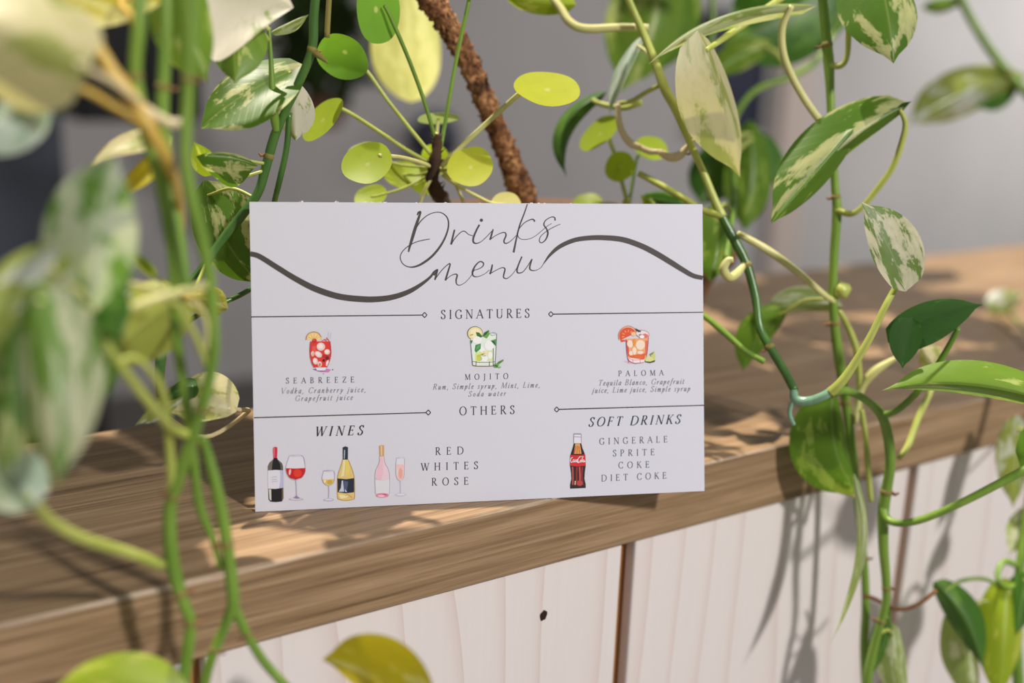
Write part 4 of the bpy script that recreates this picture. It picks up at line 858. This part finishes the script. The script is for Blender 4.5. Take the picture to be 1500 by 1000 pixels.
# ---- tall straight strand hanging in front of the ledge at the right
v2 = thing('pothos_vine', at(1258, 730, 0.60), 'long straight pothos vine hanging over the ledge right of the menu', 'plant')
stem(v2, 'stem', [(1200,-60,0.562,14),(1205,0,0.563,14),(1211,60,0.564,15),(1214,92,0.565,16),(1216,130,0.565,13),(1219,200,0.567,12),(1223,270,0.57,12),(1226,310,0.572,14),(1222,370,0.575,13),(1220,430,0.578,13),(1223,480,0.582,14),(1229,525,0.585,15),(1238,580,0.59,14),(1247,650,0.596,14),(1256,730,0.604,13),(1266,830,0.612,12),(1268,890,0.617,12),(1266,950,0.622,13),(1270,1040,0.63,13)], 'green', nodes=(0.12,0.36,0.55,0.68,0.83))
stem(v2, 'stem', [(1218,574,0.545,13),(1240,572,0.55,12),(1266,584,0.555,12),(1290,606,0.56,14),(1301,640,0.566,15),(1304,680,0.57,15),(1299,715,0.574,16),(1294,750,0.578,17),(1294,800,0.582,15),(1298,850,0.587,13),(1297,885,0.59,12),(1285,930,0.594,13),(1272,985,0.6,14),(1268,1040,0.606,14)], 'green', nodes=(0.48,0.72,0.82))
stem(v2, 'leaf_stalk', [(1293,742,0.577,13),(1300,760,0.574,12),(1320,766,0.568,11),(1352,760,0.562,11),(1400,740,0.555,11),(1450,715,0.55,12),(1520,678,0.545,13)], 'green')
leaf(v2, (1520,680,0.545), (1660,600,0.54), 60, 60, 'green')
stem(v2, 'leaf_stalk', [(1290,608,0.56,10),(1312,602,0.555,10),(1340,578,0.55,10),(1366,546,0.545,10),(1388,510,0.54,9),(1404,480,0.536,8)], 'green')
leaf(v2, (1312,494,0.53), (1440,446,0.524), 26, 34, 'dark', bend=(-4,-16,0), az=2, bz=-2, fat=0.26, sharp=0.8, lobe=0.1, wave=0.0)
leaf(v2, (1336,466,0.5285), (1322,540,0.527), 20, 26, 'dark', bend=(-4,0,0), az=-2, bz=1, fat=0.34, sharp=0.8, lobe=0.0, wave=0.0)
stem(v2, 'leaf_stalk', [(1316,672,0.575,7),(1330,652,0.577,10),(1346,610,0.58,10),(1362,576,0.582,9),(1372,540,0.585,7)], 'lime')
leaf(v2, (1373,542,0.585), (1348,508,0.585), 12, 30, 'cream', az=5, bz=8, fat=0.4)
stem(v2, 'leaf_stalk', [(1252,620,0.593,8),(1262,570,0.59,10),(1280,545,0.587,13),(1302,530,0.585,9),(1316,522,0.584,4)], 'pale')
stem(v2, 'leaf_stalk', [(1258,610,0.594,8),(1259,560,0.59,9),(1254,510,0.587,10),(1240,474,0.584,9),(1230,456,0.581,7)], 'lime')
leaf(v2, (1560,596,0.505), (1292,572,0.52), 14, 38, 'mid', bend=(-10,-40,0), az=14, bz=8, petiole=[(1660,690,0.53),(1640,620,0.51)], pm='green', fat=0.5, sharp=0.9)
leaf(v2, (1220,580,0.574), (1256,724,0.584), 22, 62, 'green', bend=(-26,14,-8), az=6, bz=8, petiole=[(1240,572,0.55)], pm='lime', fat=0.5, sharp=0.6, lobe=0.05)
stem(v2, 'leaf_stalk', [(1206,700,0.59,4),(1228,718,0.588,7),(1254,726,0.586,9),(1262,740,0.578,8)], 'pale')
leaf(v2, (1258,728,0.572), (1212,950,0.575), 15, 6, 'pale', bend=(44,-10,0), az=8, bz=3, fat=0.42, sharp=1.3)
stem(v2, 'tendril', [(1264,872,0.61,6),(1282,877,0.607,6),(1304,889,0.603,6),(1324,892,0.6,6),(1348,883,0.598,6),(1372,864,0.596,6)], 'brown')
stem(v2, 'leaf_stalk', [(1276,735,0.587,8),(1272,690,0.588,9),(1268,640,0.587,8),(1262,600,0.586,8)], 'lime')
stem(v2, 'bud', [(1222,432,0.578,10),(1230,426,0.577,24),(1236,424,0.576,25),(1246,420,0.575,8)], 'lime')
stem(v2, 'leaf_stalk', [(1215,96,0.564,10),(1232,96,0.562,9),(1241,82,0.56,8),(1243,50,0.558,9),(1245,10,0.555,9),(1268,-50,0.55,8)], 'lime')
leaf(v2, (1282,-56,0.545), (1309,93,0.53), 52, 64, 'varg', bend=(10,0,-8), az=8, bz=8, petiole=[(1262,-60,0.55)], pm='lime', fat=0.5, sharp=0.78)
stem(v2, 'leaf_stalk', [(1226,307,0.571,11),(1246,313,0.566,9),(1262,304,0.562,8),(1284,278,0.558,9),(1308,244,0.554,9),(1322,205,0.55,9),(1326,180,0.548,8),(1318,160,0.546,6)], 'lime')
leaf(v2, (1320,158,0.546), (1129,326,0.535), 16, 52, 'varg', bend=(-28,-18,-6), az=10, bz=8, fat=0.42, sharp=0.7, lobe=0.06)
leaf(v2, (1250,188,0.54), (1129,328,0.533), 24, 14, 'green', bend=(-8,10,-2), az=8, bz=5, fat=0.3, sharp=0.7, lobe=0.0)
leaf(v2, (1310,160,0.546), (1336,148,0.545), 4, 4, 'dark', az=2, bz=2)
leaf(v2, (1218,446,0.60), (1112,470,0.61), 14, 26, 'pale', bend=(-6,-24,0), az=10, bz=8, petiole=[(1222,436,0.58)], fat=0.4)
leaf(v2, (1140,462,0.60), (1088,545,0.605), 20, 30, 'green', bend=(-14,-6,0), az=8, bz=8, petiole=[(1222,438,0.58),(1180,440,0.59)], pw=4, fat=0.36)
leaf(v2, (1300,905,0.60), (1262,1010,0.60), 16, 14, 'deep', bend=(14,0,0), az=8, bz=6, petiole=[(1292,890,0.59)], pw=5)
leaf(v2, (1308,930,0.605), (1330,1040,0.605), 22, 26, 'pale', bend=(-8,0,0), az=8, bz=6, petiole=[(1285,930,0.594),(1300,922,0.60)], pw=5)

# ---- strand along the far right edge of the picture
v3 = thing('pothos_vine', at(1495, 830, 0.64), 'blurred pothos strand hanging at the far right edge, below the ledge', 'plant')
stem(v3, 'stem', [(1700,-120,0.60,14),(1640,100,0.62,14),(1570,360,0.64,14),(1526,560,0.655,14),(1512,700,0.655,14),(1500,790,0.65,14),(1492,850,0.648,14),(1488,920,0.646,16),(1494,1040,0.645,16)], 'green', nodes=(0.85,))
leaf(v3, (1382,866,0.63), (1440,980,0.625), 32, 18, 'deep', bend=(16,-14,0), az=8, bz=8, petiole=[(1490,880,0.648),(1450,850,0.64),(1410,850,0.635)], pm='green', pw=6, fat=0.5)
leaf(v3, (1410,900,0.64), (1432,1040,0.635), 26, 30, 'pale', bend=(-8,0,0), az=8, bz=8, petiole=[(1490,890,0.648),(1440,880,0.643)], pw=6)
leaf(v3, (1474,870,0.64), (1462,1030,0.63), 36, 34, 'lime', bend=(4,0,-6), az=8, bz=8, petiole=[(1490,860,0.648)], pw=6)
leaf(v3, (1502,850,0.64), (1490,930,0.635), 30, 20, 'deep', az=8, bz=8, petiole=[(1492,840,0.648)], pw=6)
leaf(v3, (1490,626,0.655), (1484,745,0.65), 30, 22, 'silver', az=8, bz=8, petiole=[(1513,690,0.655),(1512,640,0.656)], pw=6)
leaf(v3, (1510,750,0.652), (1478,812,0.65), 26, 16, 'pale', az=6, bz=6, petiole=[(1505,740,0.653)], pw=6)
stem(v3, 'tendril', [(1490,828,0.648,9),(1472,822,0.645,9),(1462,836,0.642,9),(1464,852,0.64,8),(1478,860,0.642,8),(1489,852,0.646,7)], 'green')
leaf(v3, (1455,450,0.9), (1500,430,0.9), 20, 20, 'silver', petiole=[(1516,660,0.66),(1530,540,0.75),(1490,470,0.85)], pw=5, pm='green')

# ---- leaves at the top right corner, further back
v4 = thing('pothos_vine', at(1480, 110, 0.86), 'soft blurred vine with one silvery leaf at the top right corner', 'plant')
stem(v4, 'stem', [(1386,-60,0.86,13),(1408,0,0.86,12),(1440,58,0.86,12),(1478,108,0.86,14),(1530,160,0.86,14),(1640,250,0.865,14),(1780,330,0.87,12)], 'green', nodes=(0.5,), roots=False)
leaf(v4, (1480,116,0.86), (1330,184,0.85), 30, 40, 'silver', bend=(-14,-14,-8), az=14, bz=12, fat=0.45, sharp=0.8)
leaf(v4, (1482,126,0.865), (1424,152,0.86), 24, 10, 'deep', az=6, bz=6)
leaf(v4, (1402,2,0.86), (1348,12,0.855), 10, 12, 'green', az=6, bz=6)

# ---- blurred foliage behind, above the right of the card
vb = thing('pothos_vine', at(1100, 300, 0.74), 'mass of out-of-focus green pothos foliage behind the right corner of the menu', 'plant')
stem(vb, 'stem', [(1040,-60,0.76,9),(1044,20,0.76,9),(1040,100,0.755,9),(1048,170,0.70,9),(1072,230,0.66,9),(1074,300,0.62,10),(1068,340,0.60,10),(1064,380,0.59,10)], 'green', roots=False)
stem(vb, 'stem', [(1230,30,0.80,9),(1200,85,0.79,9),(1160,112,0.78,10),(1110,130,0.77,9),(1080,165,0.76,9),(1066,215,0.75,9)], 'green', roots=False)
leaf(vb, (975,-50,0.74), (910,134,0.735), 46, 66, 'mid', bend=(14,0,-10), az=12, bz=12, petiole=[(1042,-20,0.76),(1000,-50,0.75)], fat=0.45, sharp=0.7)
leaf(vb, (990,-50,0.75), (960,112,0.745), 48, 40, 'green', bend=(10,0,-8), az=12, bz=12, petiole=[(1042,-10,0.76),(1010,-40,0.755)], fat=0.45)
leaf(vb, (1250,-50,0.80), (1060,64,0.79), 70, 80, 'deep', bend=(-10,30,-10), az=10, bz=14, petiole=[(1230,20,0.80)], fat=0.5, sharp=0.6)
leaf(vb, (1216,0,0.81), (1210,62,0.805), 24, 24, 'deep', az=8, bz=8, petiole=[(1228,24,0.80)], fat=0.5, sharp=0.5)
leaf(vb, (1118,66,0.77), (1042,112,0.765), 20, 26, 'mid', bend=(-6,-8,0), az=8, bz=8, petiole=[(1160,112,0.78),(1140,80,0.775)], fat=0.45)
leaf(vb, (1100,196,0.73), (1090,338,0.725), 36, 36, 'green', bend=(10,0,-6), az=10, bz=10, petiole=[(1072,230,0.66),(1084,200,0.70)], fat=0.5, sharp=0.6)
leaf(vb, (1120,205,0.76), (1136,272,0.755), 26, 22, 'deep', az=8, bz=8, petiole=[(1072,232,0.66),(1096,206,0.72)], fat=0.5)
leaf(vb, (1062,214,0.75), (1026,300,0.745), 40, 34, 'deep', az=10, bz=10, petiole=[(1072,235,0.66)], fat=0.5, sharp=0.6)
leaf(vb, (1052,310,0.595), (1040,412,0.585), 30, 34, 'green', bend=(8,0,-4), az=10, bz=10, petiole=[(1070,310,0.615),(1062,300,0.605)], fat=0.5, sharp=0.55)
leaf(vb, (950,290,0.60), (1010,300,0.60), 16, 10, 'deep', az=8, bz=8, petiole=[(1066,340,0.60),(980,320,0.60)], fat=0.5)
leaf(vb, (596,-30,0.655), (602,150,0.715), 44, 60, 'butter', bend=(2,0,-8), az=8, bz=10, petiole=[(760,-120,0.69),(660,-80,0.66)], pm='pale', fat=0.55, sharp=0.15, lobe=0.05)
# ---- extra leaves added out of view, to shade the ledge from the overhead sun
SUN = Vector((0.10, -0.34, -0.93)).normalized()
rc = random.Random(21)
shade = [(60,790),(120,700),(150,860),(170,760),(220,680),(230,640),(250,800),(310,650),(300,690),(200,830),(60,870),(290,620),(340,650),(20,740),(-40,840),(320,680),(100,830),(270,730),
         (1060,500),(1100,450),(1100,560),(1150,520),(1180,600),(1200,480),(1210,550),(1270,590),(1080,430),(1140,640),(1350,560),(1430,540),(1500,530),(1300,540),(1380,530),(1470,560),(1250,610),(1560,520),
         (1160,420),(1230,440),(1300,430),(1350,460),(1330,400),(1400,440),(1260,410),(1420,480),(1190,400)]
keep = [on_ledge(x, y) for x, y in ((305,832),(320,800),(350,780),(380,770),(420,790),(480,790),(540,775),(580,762),(620,770),(680,756),(355,725),(40,700),(1060,615),(1085,600),(1062,660),(1130,640),(1480,400),(1270,520),(1440,375),(140,632),(355,600))]
NL = len(keep)
keep += [at(*p) for p in ((503,81,0.525),(553,14,0.515),(472,175,0.535),(538,239,0.53),(590,256,0.565),(689,244,0.565),(640,173,0.56),(802,130,0.525),(741,300,0.548),(878,195,0.59),(908,244,0.59),(954,217,0.60),(700,130,0.62),(760,260,0.64),(330,160,0.48),(1060,180,0.53),(1180,240,0.54),(1300,350,0.515))]
cam0 = w((0,0,0))
def seen(p):                                            # inside the picture (with a margin)
    q = RM.T@(np.array([p.x, p.y, p.z-LZ]))+ORG
    if q[2] < 0.05: return False
    x, y = q[0]/q[2]*F+750, q[1]/q[2]*F+500; return -130 < x < 1630 and -130 < y < 1130
def far_dist(p):
    return min(((p-k)-SUN*((p-k).dot(SUN))).length-(0.010 if i >= NL else 0) for i, k in enumerate(keep))
def shade_leaf(parent, c, n, L, W, ang, mat):                # an added shading leaf at world point c facing n
    a = n.orthogonal().normalized(); b = n.cross(a); t = a*math.cos(ang)+b*math.sin(ang); s = n.cross(t)
    V = []; Fc = []; UV = []
    for i in range(13):
        u = i/12; wu = prof_w(u, 0.42, 0.8)
        for j in range(-4, 5):
            v = j/4; V.append(c+t*(L*(u-0.5)-0.16*L*abs(v)**1.3*(1-u)**5)+s*W*0.5*wu*v-n*(0.006*v*v*wu+0.012*u*u)); UV.append((0.5+0.5*v*(0.25+0.75*wu), u))
    for i in range(12):
        for j in range(8): Fc.append((i*9+j, i*9+j+1, (i+1)*9+j+1, (i+1)*9+j))
    o = link('leaf', V, Fc, LM[mat], parent, uvs=UV); return o, c-t*L*0.5
high = {}
for (x, y) in shade:
    g = on_ledge(x, y)
    for k in range(5):
        hh = rc.uniform(0.30, 0.50); p = g-SUN*hh+Vector((rc.uniform(-0.022,0.022), rc.uniform(-0.022,0.022), 0))
        if seen(p) or far_dist(p) < 0.031: continue
        par = vs if x < 600 else v2
        n = (-SUN+Vector((rc.uniform(-0.4,0.4), rc.uniform(-0.4,0.4), 0))).normalized()
        o, b0 = shade_leaf(par, p, n, rc.uniform(0.06, 0.078), rc.uniform(0.046, 0.058), rc.uniform(0, 6.28), rc.choice(['green','deep','varg','mid']))
        high.setdefault(par.name, []).append((o, b0))
for par, top in ((vs, at(468,-60,0.47)), (v2, at(1200,-60,0.562))):  # stems added out of view to carry the shading leaves
    hs = high.get(par.name, []); 
    if not hs: continue
    mean = sum((b for o, b in hs), Vector())/len(hs)
    runs = sorted(hs, key=lambda q: q[1].x)
    path = [top, top.lerp(mean, 0.5)+Vector((0,0,0.05)), mean+Vector((0,0.02,0.03))]
    V, Fc = tube_vf([Vector(p) for p in cr([tuple(p) for p in path], 6)], 0.003, 8); link('stem', V, Fc, SM['green'], par)
    spine = [runs[i][1] for i in range(0, len(runs), max(1, len(runs)//7))]
    spine = [Vector((p.x, mean.y*0.6+p.y*0.4, mean.z+0.03)) for p in spine]
    if len(spine) > 2:
        sp = [Vector(p) for p in cr([tuple(p) for p in spine], 6)]
        V, Fc = tube_vf(sp, 0.003, 8); link('stem', V, Fc, SM['green'], par)
        for o, b0 in hs:
            q = min(sp, key=lambda z: (z-b0).length); mid = (q+b0)/2+Vector((0,0,0.012))
            V, Fc = tube_vf([Vector(p) for p in cr([tuple(q), tuple(mid), tuple(b0)], 5)], 0.0013, 7); link('petiole', V, Fc, SM['lime'], o)

# ================================================================== BACKGROUND, FAR OUT OF FOCUS
SLATE = plain('slate_lacquer', (78,84,96), 0.6, 0.3, 0.15, 3); BLACK = plain('black_lacquer', (20,20,24), 0.5, 0.3)
NAVY = plain('navy_glaze', (38,40,66), 0.4, 0.4); BEIGE = plain('beige_paint', (214,198,188), 0.8, 0.2); TERRA = plain('terracotta', (112,74,58), 0.8, 0.2)
def far(x, y, Y): return on_plane(x, y, Vector((0,Y,0)), Vector((0,1,0)))
# tall slate cupboard at the left
a, b = far(-260, 300, 1.30), far(104, 300, 1.30)
cu = thing('cupboard', ((a.x+b.x)/2, 1.5, 0), 'tall slate blue-grey cupboard, blurred at the far left', 'cupboard')
bevel_box('body', (a.x, b.x, 1.32, 1.75, 0.0, 2.3), SLATE, cu, 0.004, 2)
m = a.x+(b.x-a.x)*0.52
for x0, x1, hx in ((a.x+0.006, m-0.003, m-0.03), (m+0.003, b.x-0.006, m+0.03)):
    d_ = bevel_box('door', (x0, x1, 1.30, 1.3195, 0.08, 2.28), SLATE, cu, 0.003, 2)
    bevel_box('handle', (hx-0.006, hx+0.006, 1.28, 1.2995, 1.0, 1.16), BLACK, d_, 0.002, 2)
# black wall cabinet and a black bin under it
a, b = far(100, -120, 1.75), far(300, 178, 1.75)
bc = thing('wall_cabinet', ((a.x+b.x)/2, 3.29, b.z), 'black wall cabinet blurred behind the left vines, near the top', 'cabinet')
bevel_box('body', (a.x, b.x, 1.77, 3.2995, b.z, a.z+0.3), BLACK, bc, 0.004, 2)
m = (a.x+b.x)/2
for x0, x1 in ((a.x+0.004, m-0.002), (m+0.002, b.x-0.004)): bevel_box('door', (x0, x1, 1.75, 1.7695, b.z+0.004, a.z+0.29), BLACK, bc, 0.003, 2)
a, b = far(-20, 500, 1.0), far(172, 500, 1.0)
r = (b.x-a.x)/2; bn = thing('waste_bin', ((a.x+b.x)/2, 1.0+r, 0), 'black round bin on the floor beyond the left end of the ledge', 'bin')
def lathe(name, prof, c, mat, parent, NS=32):
    V = []; Fc = []
    for (rr_, z) in prof:
        for k in range(NS): t = 2*PI*k/NS; V.append(Vector((c[0]+rr_*math.cos(t), c[1]+rr_*math.sin(t), c[2]+z)))
    for i in range(len(prof)-1):
        for k in range(NS): k2 = (k+1) % NS; Fc.append((i*NS+k, i*NS+k2, (i+1)*NS+k2, (i+1)*NS+k))
    return link(name, V, Fc, mat, parent)
zt = far(130, 505, 1.0+r).z
lathe('body', [(0.0,0.0),(r*0.86,0.0),(r*0.9,0.02),(r,zt-0.07)], ((a.x+b.x)/2, 1.0+r, 0), BLACK, bn)
lathe('lid', [(r*1.02,zt-0.0695),(r*1.02,zt-0.05),(r*0.7,zt-0.01),(0.0,zt)], ((a.x+b.x)/2, 1.0+r, 0), BLACK, bn)
# far hanging plant
c = far(468, 150, 1.9)
fp = thing('hanging_plant', (c.x, c.y, c.z), 'dark green hanging plant, completely blurred, behind the dark pothos stem', 'plant')
lathe('pot', [(0.0,c.z-0.05),(0.045,c.z-0.05),(0.06,c.z+0.01),(0.055,c.z+0.01),(0.05,c.z)], (c.x,c.y,0), TERRA, fp)
for k in range(3):
    t = 2*PI*k/3; V, Fc = tube_vf([Vector((c.x+0.058*math.cos(t), c.y+0.058*math.sin(t), c.z+0.008)), Vector((c.x+0.03*math.cos(t), c.y+0.03*math.sin(t), c.z+0.5)), Vector((c.x, c.y, 3.2))], 0.002, 6); link('cord', V, Fc, BLACK, fp)
rp = random.Random(4); V = []; Fc = []
for i in range(420):
    p = Vector((c.x, c.y, c.z+0.13))+Vector((rp.gauss(0,0.04), rp.gauss(0,0.04), rp.gauss(0,0.055))); n_ = Vector((rp.uniform(-1,1), rp.uniform(-1,1), rp.uniform(0,1))).normalized()
    t = n_.orthogonal().normalized()*0.034; s = n_.cross(t)*0.5; k = len(V); V += [p-t, p+s, p+t, p-s, p+n_*0.004]; Fc += [(k,k+1,k+4),(k+1,k+2,k+4),(k+2,k+3,k+4),(k+3,k,k+4)]
fo = link('foliage', V, Fc, plain('far_foliage', (44,60,28), 0.8, 0.1), fp); fo['kind'] = 'stuff'
# round navy wall ornament added for an unidentified dark spot, and a dark framed panel, both on the wall
c = far(640, 205, 3.2)
nl = thing('added_wall_ornament', (c.x, 3.3, c.z), 'round navy wall ornament added for an unidentified soft dark spot between the pilea stalks', 'ornament')
V = []; Fc = []
for i, (rr_, y) in enumerate(((0.0,3.16),(0.07,3.17),(0.10,3.20),(0.09,3.24),(0.05,3.26),(0.05,3.2995))):
    for k in range(32): t = 2*PI*k/32; V.append(Vector((c.x+rr_*math.cos(t), y, c.z+rr_*math.sin(t))))
for i in range(5):
    for k in range(32): k2 = (k+1) % 32; Fc.append((i*32+k, i*32+k2, (i+1)*32+k2, (i+1)*32+k))
link('added_ornament_body', V, Fc, NAVY, nl)  # ornament body, added for an unidentified dark blurred spot
a, b = far(1036, 20, 3.27), far(1112, 190, 3.27)
fr = thing('framed_panel', ((a.x+b.x)/2, 3.3, b.z), 'dark upright panel on the grey wall behind the pale green foliage', 'panel')
bevel_box('panel', (a.x, b.x, 3.272, 3.2995, b.z, a.z), NAVY, fr, 0.003, 2)
for x0, x1, z0, z1 in ((a.x-0.02,a.x,b.z-0.02,a.z+0.02),(b.x,b.x+0.02,b.z-0.02,a.z+0.02),(a.x,b.x,a.z,a.z+0.02),(a.x,b.x,b.z-0.02,b.z)):
    bevel_box('frame_bar', (x0, x1, 3.262, 3.2995, z0, z1), BLACK, fr, 0.002, 2)
a, b = far(1152, 100, 3.26), far(1196, 100, 3.26)
v, f = box_vf(a.x, b.x, 3.26, 3.2995, 0, 3.2); o = link('trim_1', v, f, BEIGE, smooth=False); o['kind'] = 'structure'
